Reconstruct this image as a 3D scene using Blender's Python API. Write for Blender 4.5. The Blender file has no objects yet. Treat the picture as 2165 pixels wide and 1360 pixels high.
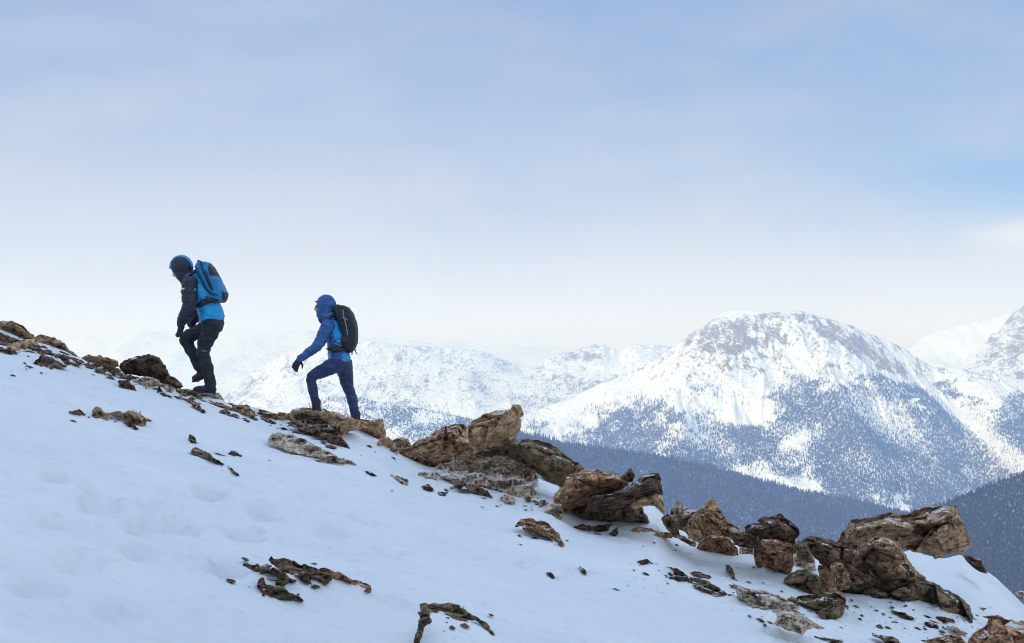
import bpy, bmesh, math, random
import numpy as np
from mathutils import Vector, Matrix

R = math.radians
C = bpy.context.scene.collection
# ------------------------------------------------------------------ camera
F = 2974.0                      # focal length in pixels of the 2165 px wide photograph
HY = 720.0                      # row of the horizon
cam_d = bpy.data.cameras.new('camera'); cam = bpy.data.objects.new('camera', cam_d); C.objects.link(cam)
cam.location = (0, 0, 0); cam.rotation_euler = (R(90), 0, 0)
cam_d.sensor_width = 36; cam_d.lens = F/2165*36; cam_d.shift_y = (HY-680)/2165
cam_d.clip_start = 0.3; cam_d.clip_end = 90000
bpy.context.scene.camera = cam
sc = bpy.context.scene
sc.view_settings.view_transform = 'Standard'; sc.view_settings.look = 'None'
sc.view_settings.exposure = 0.0; sc.view_settings.gamma = 1.0
sc.render.engine = 'CYCLES'
sc.cycles.use_denoising = True
sc.cycles.filter_width = 1.0; sc.cycles.max_bounces = 6; sc.cycles.volume_bounces = 1
# ------------------------------------------------------------------ light
SUN_AZ = (-0.62, -0.785); SUN_EL = R(14)
sun_d = bpy.data.lights.new('sun', 'SUN'); sun_d.energy = 3.9; sun_d.angle = R(0.5); sun_d.color = (1, .87, .68)
sun = bpy.data.objects.new('sun', sun_d); C.objects.link(sun)
sdir = Vector((SUN_AZ[0]*math.cos(SUN_EL), SUN_AZ[1]*math.cos(SUN_EL), math.sin(SUN_EL))).normalized()
sun.rotation_euler = sdir.to_track_quat('Z', 'Y').to_euler()

# ------------------------------------------------------------------ node helper
class N:
    def __init__(s, tree): s.t = tree
    def add(s, typ, **kw):
        n = s.t.nodes.new(typ)
        for k, v in kw.items():
            if k == 'inp':
                for a, b in v.items():
                    if isinstance(b, bpy.types.NodeSocket): s.t.links.new(b, n.inputs[a])
                    else: n.inputs[a].default_value = b
            else: setattr(n, k, v)
        return n
    def math(s, op, a, b=0.0, c=0.0, clamp=False):
        return s.add('ShaderNodeMath', operation=op, use_clamp=clamp, inp={0: a, 1: b, 2: c}).outputs[0]
    def mix(s, f, a, b, mode='MIX'):
        n = s.add('ShaderNodeMix', data_type='RGBA', blend_type=mode)
        for i, v in ((0, f), (6, a), (7, b)):
            if isinstance(v, bpy.types.NodeSocket): s.t.links.new(v, n.inputs[i])
            else: n.inputs[i].default_value = v if i == 0 else (*v, 1)[:4]
        return n.outputs[2]
    def sstep(s, v, a, b, lo=0.0, hi=1.0):
        return s.add('ShaderNodeMapRange', interpolation_type='SMOOTHSTEP', inp={0: v, 1: a, 2: b, 3: lo, 4: hi}).outputs[0]
    def noise(s, vec, scale, detail=4, rough=.55, dist=0.0):
        return s.add('ShaderNodeTexNoise', inp={'Vector': vec, 'Scale': scale, 'Detail': detail, 'Roughness': rough, 'Distortion': dist}).outputs[0]
    def mapping(s, vec, scale=(1, 1, 1), rot=(0, 0, 0), loc=(0, 0, 0)):
        return s.add('ShaderNodeMapping', inp={'Vector': vec, 'Scale': scale, 'Rotation': rot, 'Location': loc}).outputs[0]
    def ramp(s, fac, stops):
        n = s.add('ShaderNodeValToRGB', inp={0: fac}); e = n.color_ramp.elements
        while len(e) < len(stops): e.new(.5)
        for k, (p, c) in enumerate(stops): e[k].position = p; e[k].color = (*c, 1)
        return n.outputs[0]

# ------------------------------------------------------------------ world: clear blue sky with a thin cloud sheet over it
w = bpy.data.worlds.new('World'); sc.world = w; w.use_nodes = True
wn = N(w.node_tree); w.node_tree.nodes.clear()
sky = wn.add('ShaderNodeTexSky', sky_type='NISHITA', sun_disc=False, sun_elevation=SUN_EL,
             sun_rotation=math.atan2(SUN_AZ[0], SUN_AZ[1]), altitude=3000, air_density=1.0, dust_density=1.0, ozone_density=1.5)
co = wn.add('ShaderNodeTexCoord').outputs['Generated']
sep = wn.add('ShaderNodeSeparateXYZ', inp={0: co}); dx, dy, dz = sep.outputs
skyc = wn.mix(1.0, sky.outputs[0], (.10, .10, .10), 'MULTIPLY')
def blob(cx, cz, rx, rz, amp=1.0):           # soft bank of cloud (or hole) round one direction of the sky
    a = wn.math('DIVIDE', wn.math('SUBTRACT', dx, cx), rx); b = wn.math('DIVIDE', wn.math('SUBTRACT', dz, cz), rz)
    q = wn.math('ADD', wn.math('MULTIPLY', a, a), wn.math('MULTIPLY', b, b))
    g = wn.math('MULTIPLY', wn.math('EXPONENT', wn.math('MULTIPLY', q, -1.0)), amp)
    return wn.math('MULTIPLY', g, wn.math('GREATER_THAN', dy, 0.0))
wmap = wn.mapping(co, scale=(1.0, 1.0, 3.5), rot=(0, R(14), 0))
n1 = wn.noise(wmap, 2.6, 6, .5, .6); n2 = wn.noise(wmap, 7.0, 5, .5, .3); n4 = wn.noise(wn.mapping(co, scale=(1, 1, 1.8), rot=(0, R(14), 0)), 15.0, 6, .6, .5)
blue = wn.mix(.6, skyc, (.19, .34, .66))
cloud = wn.ramp(dz, [(0.0, (.94, .93, .91)), (.060, (.72, .745, .79)), (.14, (.44, .53, .70)), (.27, (.335, .435, .655)), (.45, (.82, 1.05, 1.38)), (1.0, (.82, 1.05, 1.42))])  # top stops, above the view, are raised to brighten the near snow
cover = wn.math('ADD', .80, wn.math('MULTIPLY', wn.math('SUBTRACT', n1, .5), .7))
cover = wn.math('ADD', cover, wn.math('MULTIPLY', wn.math('SUBTRACT', n2, .5), .55))
cover = wn.math('ADD', cover, wn.math('MULTIPLY', wn.sstep(dz, 0.0, .09, 1, 0), .35))
cover = wn.math('SUBTRACT', cover, blob(.37, .112, .13, .034, .85))
cover = wn.math('SUBTRACT', cover, blob(.30, .20, .25, .07, .20))
cover = wn.math('ADD', cover, blob(.350, .071, .030, .008, .9))
cover = wn.math('ADD', cover, wn.math('MULTIPLY', wn.math('SUBTRACT', n4, .5), .35))
cover = wn.math('ADD', cover, 0.0, clamp=True)
skyf = wn.mix(cover, blue, cloud)
bank = wn.math('ADD', blob(-.34, .075, .34, .060, .80), wn.math('MULTIPLY', wn.math('SUBTRACT', n2, .5), .9), clamp=True)
skyf = wn.mix(bank, skyf, (.635, .64, .685))
skyf = wn.mix(wn.math('MULTIPLY', blob(.352, .070, .034, .0085, 1.0), wn.sstep(n4, .30, .60, .45, 1.0), 0, True), skyf, (.86, .87, .90))
bg = wn.add('ShaderNodeBackground', inp={0: skyf, 1: 1.0})
wo = wn.add('ShaderNodeOutputWorld'); w.node_tree.links.new(bg.outputs[0], wo.inputs[0])

# ------------------------------------------------------------------ numpy noise
def _h(ix, iy, seed):
    h = (ix.astype(np.int64)*374761393 + iy.astype(np.int64)*668265263 + seed*1442695041) & 0xffffffff
    h = ((h ^ (h >> 13))*1274126177) & 0xffffffff
    h = ((h ^ (h >> 16))*2246822519) & 0xffffffff
    return ((h ^ (h >> 15)) & 0xffffff)/float(0xffffff)
def vn(x, y, seed=0):
    x = np.asarray(x, float); y = np.asarray(y, float)
    ix = np.floor(x); iy = np.floor(y); fx = x-ix; fy = y-iy
    fx = fx*fx*fx*(fx*(fx*6-15)+10); fy = fy*fy*fy*(fy*(fy*6-15)+10)
    a = _h(ix, iy, seed); b = _h(ix+1, iy, seed); c = _h(ix, iy+1, seed); d = _h(ix+1, iy+1, seed)
    return (a*(1-fx)+b*fx)*(1-fy) + (c*(1-fx)+d*fx)*fy
def fbm(x, y, o=4, seed=0, g=.5, ridged=False):
    s = 0; a = 1; t = 0
    for k in range(o):
        n = vn(x*2**k*1.013+k*17.3, y*2**k*1.013-k*9.1, seed+k)*2-1
        if ridged: n = 1-2*np.abs(n)
        s = s+a*n; t += a; a *= g
    return s/t
def ss(x, a, b):
    t = np.clip((x-a)/(b-a), 0, 1); return t*t*(3-2*t)

# ------------------------------------------------------------------ object helpers
def link_mesh(name, V, Fc, mat=None, parent=None, smooth=True):
    V = np.asarray(V, np.float32); Fc = np.asarray(Fc, np.int32)
    me = bpy.data.meshes.new(name); k = Fc.shape[1]
    me.vertices.add(len(V)); me.vertices.foreach_set('co', V.ravel())
    me.loops.add(Fc.size); me.loops.foreach_set('vertex_index', Fc.ravel())
    me.polygons.add(len(Fc)); me.polygons.foreach_set('loop_start', np.arange(0, Fc.size, k, dtype=np.int32))
    me.polygons.foreach_set('use_smooth', np.full(len(Fc), smooth)); me.update(calc_edges=True)
    o = bpy.data.objects.new(name, me); C.objects.link(o)
    if mat: me.materials.append(mat)
    if parent: o.parent = parent
    return o
def attr(o, name, vals):
    a = o.data.attributes.new(name, 'FLOAT', 'POINT'); a.data.foreach_set('value', np.asarray(vals, np.float32))
def tag(o, label=None, cat=None, group=None, kind=None):
    if label: o['label'] = label
    if cat: o['category'] = cat
    if group: o['group'] = group
    if kind: o['kind'] = kind
    return o
def gridfaces(nr, nc):
    i = np.arange(nr-1)[:, None]*nc + np.arange(nc-1)[None]
    return np.stack([i, i+1, i+nc+1, i+nc], -1).reshape(-1, 4)

# ------------------------------------------------------------------ materials
def newmat(name):
    m = bpy.data.materials.new(name); m.use_nodes = True; n = N(m.node_tree)
    b = m.node_tree.nodes['Principled BSDF']; return m, n, b
def bump(n, b, h, strength, dist):
    bm_ = n.add('ShaderNodeBump', inp={'Height': h, 'Strength': strength, 'Distance': dist})
    n.t.links.new(bm_.outputs[0], b.inputs['Normal'])
def mat_snow():
    m, n, b = newmat('wind_packed_snow'); P = n.add('ShaderNodeNewGeometry').outputs['Position']
    big = n.noise(n.mapping(P, (.5, 1.0, 1)), .9, 5, .55)
    c = n.mix(n.sstep(big, .35, .68), (.84, .86, .885), (.91, .915, .92))
    n.t.links.new(c, b.inputs['Base Color']); b.inputs['Roughness'].default_value = .65
    b.inputs['Specular IOR Level'].default_value = .25
    wob = n.add('ShaderNodeTexNoise', inp={'Vector': P, 'Scale': 1.1, 'Detail': 3}).outputs[1]
    Pw = n.add('ShaderNodeVectorMath', operation='MULTIPLY_ADD', inp={0: wob, 1: (.5, .5, .5), 2: P}).outputs[0]
    st = n.noise(n.mapping(Pw, (1.3, 3.2, 2), rot=(0, 0, R(14))), 2.2, 8, .66, .4)
    fine = n.noise(n.mapping(P, (1, 2.2, 1)), 16, 7, .72); pit = n.sstep(n.noise(n.mapping(P, (1, 1.9, 1)), 5.5, 5, .7, .4), .56, .66)
    h = n.math('ADD', n.math('MULTIPLY', st, .55), n.math('SUBTRACT', n.math('MULTIPLY', fine, .40), n.math('MULTIPLY', pit, .16)))
    bump(n, b, h, .62, .15); return m
def mat_rock(name, a, bcol, c, lichen=(.12, .15, .06), lam=.25, warm=(.30, .15, .06), wam=.25, snow=.3, band=R(-15)):
    m, n, b = newmat(name)
    P = n.add('ShaderNodeNewGeometry'); pos = P.outputs['Position']
    rnd = n.add('ShaderNodeObjectInfo').outputs['Random']
    off = n.add('ShaderNodeVectorMath', operation='ADD', inp={0: pos, 1: n.add('ShaderNodeCombineXYZ', inp={0: n.math('MULTIPLY', rnd, 37), 1: n.math('MULTIPLY', rnd, 11), 2: 0.0}).outputs[0]}).outputs[0]
    st = n.noise(n.mapping(off, (3.5, 3.5, 6.0), rot=(0, band, 0)), 2.4, 8, .72, .25)
    fl = n.noise(off, 70, 3, .7); gr = n.noise(off, 34, 6, .78); sp = n.noise(off, 9, 6, .65, .4)
    f = n.math('ADD', n.math('MULTIPLY', st, .5), n.math('ADD', n.math('MULTIPLY', gr, .30), n.math('MULTIPLY', sp, .20)))
    f = n.math('ADD', f, n.math('MULTIPLY', n.math('SUBTRACT', fl, .5), .22))
    f = n.math('ADD', f, n.math('MULTIPLY', n.math('SUBTRACT', rnd, .5), .045))
    a, bcol, c = (tuple(v*k for v in q) for q, k in ((a, 1.0), (bcol, 1.65), (c, 2.0)))
    bcol, c = ((q[0]*1.05, q[1]*.97, q[2]*.88) for q in (bcol, c))
    col = n.ramp(f, [(.41, a), (.475, bcol), (.54, c), (.62, tuple(min(1, v*1.45) for v in c))])
    wl = n.sstep(n.noise(off, 3.3, 5, .6, .5), .56, .66)
    col = n.mix(n.math('MULTIPLY', wl, wam), col, warm)
    ll = n.math('MULTIPLY', n.sstep(n.noise(off, 4.7, 7, .75, .3), .50, .56), n.sstep(sp, .42, .58))
    col = n.mix(n.math('MULTIPLY', ll, lam), col, lichen)
    nz = n.add('ShaderNodeSeparateXYZ', inp={0: P.outputs['Normal']}).outputs[2]
    sn = n.math('ADD', nz, n.math('MULTIPLY', n.math('SUBTRACT', n.noise(off, 7, 6, .7, .5), .5), 2.6))
    sm = n.sstep(sn, 1.12-snow*.8, 1.19-snow*.8)
    col = n.mix(sm, col, (.84, .87, .90))
    n.t.links.new(col, b.inputs['Base Color']); b.inputs['Roughness'].default_value = .88
    b.inputs['Specular IOR Level'].default_value = .2
    h = n.math('ADD', n.math('MULTIPLY', st, .9), n.math('ADD', n.math('MULTIPLY', gr, .35), n.math('MULTIPLY', sp, .5)))
    bump(n, b, h, 1.0, .075); return m
ROCK = {
 'brown': mat_rock('brown_schist', (.030, .019, .013), (.185, .112, .067), (.37, .25, .16), snow=.12),
 'tan':   mat_rock('tan_gneiss', (.042, .026, .017), (.29, .175, .10), (.47, .32, .205), warm=(.42, .21, .08), wam=.5, lam=.12, snow=.10),
 'grey':  mat_rock('grey_tan_rubble', (.040, .030, .023), (.27, .205, .155), (.50, .42, .34), lam=.15, wam=.2, snow=.16),
 'dark':  mat_rock('dark_rock', (.012, .008, .006), (.052, .030, .021), (.13, .085, .058), wam=.15, snow=.04),
 'lichen': mat_rock('lichen_rock', (.016, .010, .007), (.075, .046, .027), (.185, .125, .078), lichen=(.20, .27, .12), lam=.85, snow=.05),
 'red':   mat_rock('rusty_rock', (.028, .016, .012), (.18, .088, .05), (.37, .215, .135), warm=(.36, .13, .05), wam=.5, snow=.06),
 'strip': mat_rock('low_outcrop_rock', (.012, .008, .006), (.058, .037, .024), (.16, .11, .072), lam=.3, snow=.04),
}
def mat_mountain(name, rockcol=(.25, .195, .11), rsc=1.0):
    m, n, b = newmat(name); P = n.add('ShaderNodeNewGeometry').outputs['Position']
    a = n.add('ShaderNodeAttribute', attribute_name='rock').outputs['Fac']
    n1 = n.noise(n.mapping(P, (1, .35, .35)), .022*rsc, 8, .75, .8)
    n2 = n.noise(n.mapping(P, (1, .5, .5)), .09*rsc, 5, .7)
    v = n.math('ADD', n.math('MULTIPLY', n1, .55), n.math('MULTIPLY', n2, .45))
    th = n.math('SUBTRACT', .665, n.math('MULTIPLY', a, .20))
    k = n.sstep(n.math('SUBTRACT', v, th), -.03, .03)
    rc = n.mix(n2, tuple(c*.6 for c in rockcol), tuple(c*1.3 for c in rockcol))
    k = n.math('MULTIPLY', k, n.sstep(a, .0, .12))
    sc0 = n.add('ShaderNodeAttribute', attribute_name='forest_floor_shade').outputs['Fac']
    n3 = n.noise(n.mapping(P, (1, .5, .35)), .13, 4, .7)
    k2 = n.sstep(n.math('ADD', n3, n.math('MULTIPLY', sc0, .30)), .60, .66)  # dark floor and tree shade painted into ground between trees, by tree density
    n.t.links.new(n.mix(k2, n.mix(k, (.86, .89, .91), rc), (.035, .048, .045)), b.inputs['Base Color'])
    b.inputs['Roughness'].default_value = .8; b.inputs['Specular IOR Level'].default_value = .1
    bump(n, b, n.noise(P, .03*rsc, 7, .65, .5), .6, 12); return m
def mat_tree():
    m, n, b = newmat('spruce_needles'); P = n.add('ShaderNodeNewGeometry').outputs['Position']
    v = n.noise(P, .05, 3, .6)
    fr = n.math('MULTIPLY', n.sstep(n.noise(P, .16, 3, .7), .56, .64), n.sstep(n.noise(P, .006, 4, .6), .38, .62, .25, .85))
    n.t.links.new(n.mix(fr, n.mix(v, (.018, .030, .028), (.045, .060, .052)), (.40, .43, .45)), b.inputs['Base Color']); b.inputs['Roughness'].default_value = .9
    b.inputs['Specular IOR Level'].default_value = .1
    return m
def mat_cloth(name, col, col2=None, rough=.6, wr=.5, sc_=14, sheen=0.0):
    m, n, b = newmat(name); P = n.add('ShaderNodeTexCoord').outputs['Object']
    v = n.noise(n.mapping(P, (1, 1, 2.2)), sc_, 5, .6, .6)
    n.t.links.new(n.mix(n.sstep(v, .35, .65), col, col2 or tuple(c*1.35 for c in col)), b.inputs['Base Color'])
    b.inputs['Roughness'].default_value = rough; b.inputs['Sheen Weight'].default_value = sheen
    h = n.math('ADD', v, n.math('MULTIPLY', n.noise(P, 60, 3, .5), .15))
    bump(n, b, h, wr, .03); return m
SNOW = mat_snow()

# ------------------------------------------------------------------ snow slope (the near ground)
CREST = np.array([  # column, row of the ground's skyline in the photograph, distance
 (-900,420,17.6),(-300,600,17.6),(0,702,17.4),(70,724,17.3),(170,764,17.2),(250,792,17.2),(350,815,17.1),(400,834,17.1),(462,848,17.2),
 (550,874,17.4),(600,888,17.5),(700,902,17.6),(760,915,17.6),(810,935,17.6),(850,962,17.5),(900,985,17.4),(1000,1000,17.3),(1100,1012,17.2),(1140,1012,17.2),
 (1180,1030,17.0),(1230,1055,17),(1350,1068,17.2),(1385,1068,17.3),(1420,1112,17.4),(1480,1140,17.6),(1560,1143,17.8),(1620,1144,18),(1700,1164,18.3),
 (1800,1188,18.7),(1890,1172,19.2),(1925,1163,19.4),(1960,1174,19.6),(2000,1180,19.8),(2030,1173,20),(2060,1190,20.3),(2110,1225,20.8),
 (2165,1280,21.4),(2400,1420,23),(3400,1900,25)], float)
CU = (CREST[:, 0]-1082.5)/F; CV = (HY-CREST[:, 1])/F
A_, B_, C_ = -.27, 0.0, -1.8
FOOT = [(380,1120,.03),(310,1120,.03),(560,1090,.03),(130,1110,.025),(480,1210,.02),(90,1240,.02),(660,1060,.02),(770,1110,.02),(300,1180,.02),(600,1080,.02),(700,1130,.02),(250,1290,.02),(520,1040,.015),(340,1085,.03),(350,1070,.02),(446,1052,.035),(215,1080,.025),(520,1135,.03),(170,1195,.02),(135,1015,.03),(820,1170,.02),(210,1055,.02)]
def px2ground0(px, py):
    u = (px-1082.5)/F; v = (HY-py)/F; d = C_/(v-A_*u); return u*d, d
MOUNDW = [(*px2ground0(a, b), c, r_) for a, b, c, r_ in [(955,1345,.10,.28),(690,1245,.07,.30),(590,1235,.05,.22),(650,960,.05,.35),(1590,1310,.06,.35),(1140,1120,.05,.3),(280,890,.05,.35),(1430,1225,.05,.4)]]
FOOTW = [(*px2ground0(a, b), c) for a, b, c in FOOT]
def H(x, y, detail=True):
    x = np.asarray(x, float); y = np.asarray(y, float)
    th = np.arctan2(x, y); thc = np.clip(th, -R(48), R(48)); u = np.tan(thc); yy = np.hypot(x, y)*np.cos(thc)
    D = np.interp(u, CU, CREST[:, 2]); zc = np.interp(u, CU, CV)*D
    base = A_*x + B_*y + C_
    pl_c = A_*u*D + C_
    front = 1-ss(np.abs(th), R(36), R(60))
    wgt = ss(yy, .55*D, D)*front
    z = base + (zc-pl_c)*wgt
    over = np.clip(yy-D, 0, None)
    drop = (.30*over + .10*np.minimum(over, 4)**2*.5 + .25*np.clip(over-4, 0, None))*front
    z = z - drop + .0*over
    along = -.62*x-.785*y; perp = -.785*x+.62*y
    z = z + 20*ss(along, 6, 80)*np.exp(-(perp/75)**2)  # unseen rise behind left, added to keep the sun off the near slope
    z = z - .25*np.clip(np.hypot(x, y)-45, 0, None)*(1-.0*front)*ss(np.hypot(x, y), 45, 400)
    if detail:
        amp = 1-ss(yy, D-1.2, D)*.7
        z = z + amp*(.055*fbm(x*.55, y*.9, 4, 3) + .026*fbm(x*1.1+y*.3+.5*fbm(x, y, 2, 9), y*2.4-x*.6, 5, 11, .55) + .030*np.clip(fbm(x*4+y, y*8-x*2, 4, 31, .6)-.10, 0, 1)*ss(fbm(x*.8, y*1.3, 3, 41), -.25, .25)*2 + .016*ss(fbm(x*1.3+y*.2, y*5.5-x*1.5, 4, 61, .6), .05, .16)*ss(fbm(x*.7, y*.9, 3, 71), -.2, .3))
        for fx, fy, dd, rr in MOUNDW: z = z + dd*np.exp(-(((x-fx)/rr)**2+((y-fy)/(rr*1.2))**2)**1.5)
        for fx, fy, dd in FOOTW:
            q = ((x-fx)/.10)**2+((y-fy)/.24)**2
            z = z - dd*3.6*np.exp(-q*q) + dd*.8*np.exp(-(np.sqrt(q)-1.7)**2*3)
    return z
def gdepth(px, py):
    """distance at which the line of sight through a point meets the slope (skyline distance if it never does)"""
    px = np.atleast_1d(np.asarray(px, float)); py = np.atleast_1d(np.asarray(py, float))
    u = (px-1082.5)/F; v = (HY-py)/F; Dc = np.interp(u, CU, CREST[:, 2])
    ci = np.clip(np.searchsorted(VIS['u'], u), 0, len(VIS['u'])-1); out = Dc.copy()
    for c in np.unique(ci):
        m = ci == c; out[m] = np.minimum(np.interp(v[m], VIS['v'][:, c], VIS['y'][:, c]), Dc[m])
    return out
VIS = {}
def build_slope():
    t1 = np.linspace(-R(25), R(25), 760); t0 = np.linspace(-R(180), -R(25), 130)[:-1]; t2 = np.linspace(R(25), R(180), 130)[1:]
    th = np.concatenate([t0, t1, t2])
    r = np.concatenate([np.linspace(.02, 4.5, 30)[:-1], np.geomspace(4.5, 25, 340)[:-1], np.geomspace(25, 1800, 60)])
    X = r[:, None]*np.sin(th)[None]; Y = r[:, None]*np.cos(th)[None]; Z = H(X, Y)
    k0, k1 = len(t0), len(t0)+len(t1); VIS['u'] = np.tan(t1); VIS['v'] = np.maximum.accumulate((Z/Y)[30:, k0:k1], 0)+np.arange(len(r)-30)[:, None]*1e-9; VIS['y'] = Y[30:, k0:k1]
    V = np.stack([X, Y, Z], -1).reshape(-1, 3)
    Fq = gridfaces(len(r), len(th))
    o = link_mesh('snow_slope', V, Fq[:, ::-1], SNOW); tag(o, kind='structure')
build_slope()

# ------------------------------------------------------------------ distant mountains
MM = mat_mountain('mountain_snow_and_rock'); MF = mat_mountain('far_mountain_snow', (.30, .24, .20), .6)
MT = mat_tree()
TREES = {}
rng = np.random.default_rng(5)
def interp2(tab, x): t = np.array(tab, float); return np.interp(x, t[:, 0], t[:, 1])
def mountain(name, crest, Dc, base, Db, amp, rockf, treef=None, ntree=0, gs=1.0, prof=1.0, mat=None, seed=1, nc=420, nr=150, th_=(9, 17), jag=0.0, fold=None, floor_shade=.55):
    x0, x1 = crest[0][0], crest[-1][0]
    px = np.linspace(x0, x1, nc); u = (px-1082.5)/F
    def surf(pxg, t):
        u = (pxg-1082.5)/F
        zc = (HY-interp2(crest, pxg))/F*Dc; zb = (HY-interp2(base, pxg))/F*Db
        tt = np.clip(t, 0, 1); D = Db+(Dc-Db)*t
        gp = np.linspace(x0, x1, 400); gz = interp2(crest, gp); kw = np.hanning(91); kw /= kw.sum()
        zs = (HY-np.interp(pxg, gp, np.convolve(np.pad(gz, 45, 'edge'), kw, 'valid')))/F*Dc
        p = tt**prof; z = zb+(zs-zb)*p + (zc-zs)*ss(tt, .70, 1.0)
        X = u*D; wnd = np.sin(np.pi*np.clip(tt, 0, 1))**.7
        n = fbm(X/(420*gs), D/(900*gs), 5, seed, .52, True)*amp + fbm(X/(150*gs), D/(420*gs), 4, seed+7)*amp*.35
        z = z + n*wnd
        if fold is not None: z = z + fold(pxg, tt)*wnd
        z = z + jag*fbm(X/60, D/200, 4, seed+3, .6)*ss(tt, .6, 1)
        z = z - np.clip(t-1, 0, None)*(Dc-Db)*.7
        return X, D, z
    t = np.concatenate([np.linspace(0, 1, nr), [1.03, 1.1, 1.3, 1.6]])
    PX, TT = np.meshgrid(px, t); X, D, Z = surf(PX, TT)
    V = np.stack([X, D, Z], -1).reshape(-1, 3)
    o = link_mesh(name, V, gridfaces(len(t), nc), mat or MM); tag(o, kind='structure')
    PY = HY-Z/D*F
    attr(o, 'rock', np.clip(rockf(PX, PY, TT), 0, 1).ravel())
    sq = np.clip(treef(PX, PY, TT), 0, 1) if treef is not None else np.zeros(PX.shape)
    attr(o, 'forest_floor_shade', (sq*floor_shade).ravel())  # tree density drives the painted darkening of the ground
    if treef is not None and ntree:
        k = ntree*5; a = rng.uniform(x0, x1, k); b = rng.uniform(0, 1, k)
        X, D, Z = surf(a, b); PYt = HY-Z/D*F
        keep = rng.uniform(0, 1, k) < treef(a, PYt, b)*.6
        idx = np.nonzero(keep)[0][:ntree]
        TREES[name] = (X[idx], D[idx], Z[idx], th_)
    return o
def clump(px, py, s, seed): return fbm(px/s, py/s*1.6, 5, seed, .62)
# main massif
def ribs(px, t):                                     # spurs and gullies fanning out from the summit
    q = (px-1640)/(1+(1-t)*1.9)
    return fbm(q/30+.55*fbm(px/38, t*7, 3, 7), t*2.2, 4, 101, .6, True)
treeline = [(1100, 868), (1250, 855), (1400, 822), (1500, 800), (1700, 785), (1850, 780), (1950, 800), (2000, 790), (2060, 795), (2300, 800)]
def tree_main(px, py, t):
    c = clump(px, py, 95, 21); f = clump(px, py, 26, 29); py2 = py + 34*clump(px, py, 60, 33)
    tl = interp2(treeline, px); full = interp2([(1100, 975), (1400, 965), (1550, 945), (1650, 905), (2165, 880)], px)
    a = ss(py2, tl-10, full)
    d = np.clip(.03 + a*.95 + c*2.6*(1-.25*a)*ss(a, 0, .35) + f*.8*(1-a*.4)*ss(a, 0, .3) - .05, 0, 1)*ss(py, tl-30, tl+30)
    def reg(cx, cy, rx, ry, rot, k):
        nonlocal d
        X = (px-cx)*math.cos(rot)+(py-cy)*math.sin(rot); Y = -(px-cx)*math.sin(rot)+(py-cy)*math.cos(rot)
        d = d*(1-k*np.exp(-((X/rx)**2+(Y/ry)**2)**2))
    reg(1870, 882, 125, 40, R(32), .72); reg(2010, 860, 190, 14, R(42), .95); reg(2120, 950, 120, 24, R(40), .85)
    reg(1650, 1020, 110, 17, R(14), .97); reg(1500, 935, 70, 26, R(20), .6); reg(1560, 880, 90, 16, R(-10), .55)
    reg(1700, 905, 60, 18, 0, .4); reg(1880, 990, 110, 30, R(10), .35); reg(1640, 960, 80, 22, 0, .3); reg(1790, 800, 80, 10, R(15), .8)
    return d
def rock_main(px, py, t):
    left = np.exp(-(((px-1525)/110)**2+((py-712)/52)**2)**1.5)*1.25
    top = np.exp(-(((px-1650)/70)**2+((py-668)/16)**2))*.75
    right = np.exp(-((((px-1805)*.88+(py-728)*.47)/165)**2+((-(px-1805)*.47+(py-728)*.88)/24)**2)**1.5)*1.5
    low = np.exp(-(((px-1670)/90)**2+((py-765)/16)**2))*.6
    gul = sum(np.exp(-((px-c-(730-py)*.22)/3.2)**2)*ss(py, 690, 700)*(1-ss(py, 745, 755)) for c in (1622, 1656))*.9
    r2 = np.exp(-(((px-2110)/60)**2+((py-745)/45)**2))*.7
    clear = 1-.8*np.exp(-(((px-1700)/28)**2+((py-740)/34)**2))
    return np.maximum.reduce([left, top, right*clear, low, gul, r2, (.68)*ss(py, 650, 670)*(1-ss(py, 770, 860))])*(.80+.5*clump(px, py, 30, 91)+.45*ribs(px, t))
def fold_main(px, t):
    s1 = 70*np.exp(-((px-(1700+(1-t)*180))/70)**2); s2 = 60*np.exp(-((px-(1500-(1-t)*160))/60)**2); s3 = -80*np.exp(-((px-(1950+(1-t)*260))/60)**2)
    s4 = 60*np.exp(-((px-(2060+(1-t)*200))/60)**2)
    rib = ribs(px, t)
    return s1+s2+s3+s4 + 30*rib*ss(t, .35, .7)
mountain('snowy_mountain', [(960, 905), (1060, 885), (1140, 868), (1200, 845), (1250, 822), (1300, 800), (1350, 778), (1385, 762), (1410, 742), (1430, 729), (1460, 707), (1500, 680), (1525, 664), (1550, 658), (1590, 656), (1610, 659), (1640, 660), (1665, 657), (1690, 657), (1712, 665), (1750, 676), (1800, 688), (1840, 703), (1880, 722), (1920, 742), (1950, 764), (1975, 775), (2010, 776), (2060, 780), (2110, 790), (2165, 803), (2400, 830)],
         6500, [(960, 1150), (1400, 1160), (2400, 1200)], 4300, 62, rock_main, tree_main, 95000, prof=1.25, seed=4, nc=620, nr=260, jag=9, fold=fold_main, th_=(7, 13))
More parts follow.
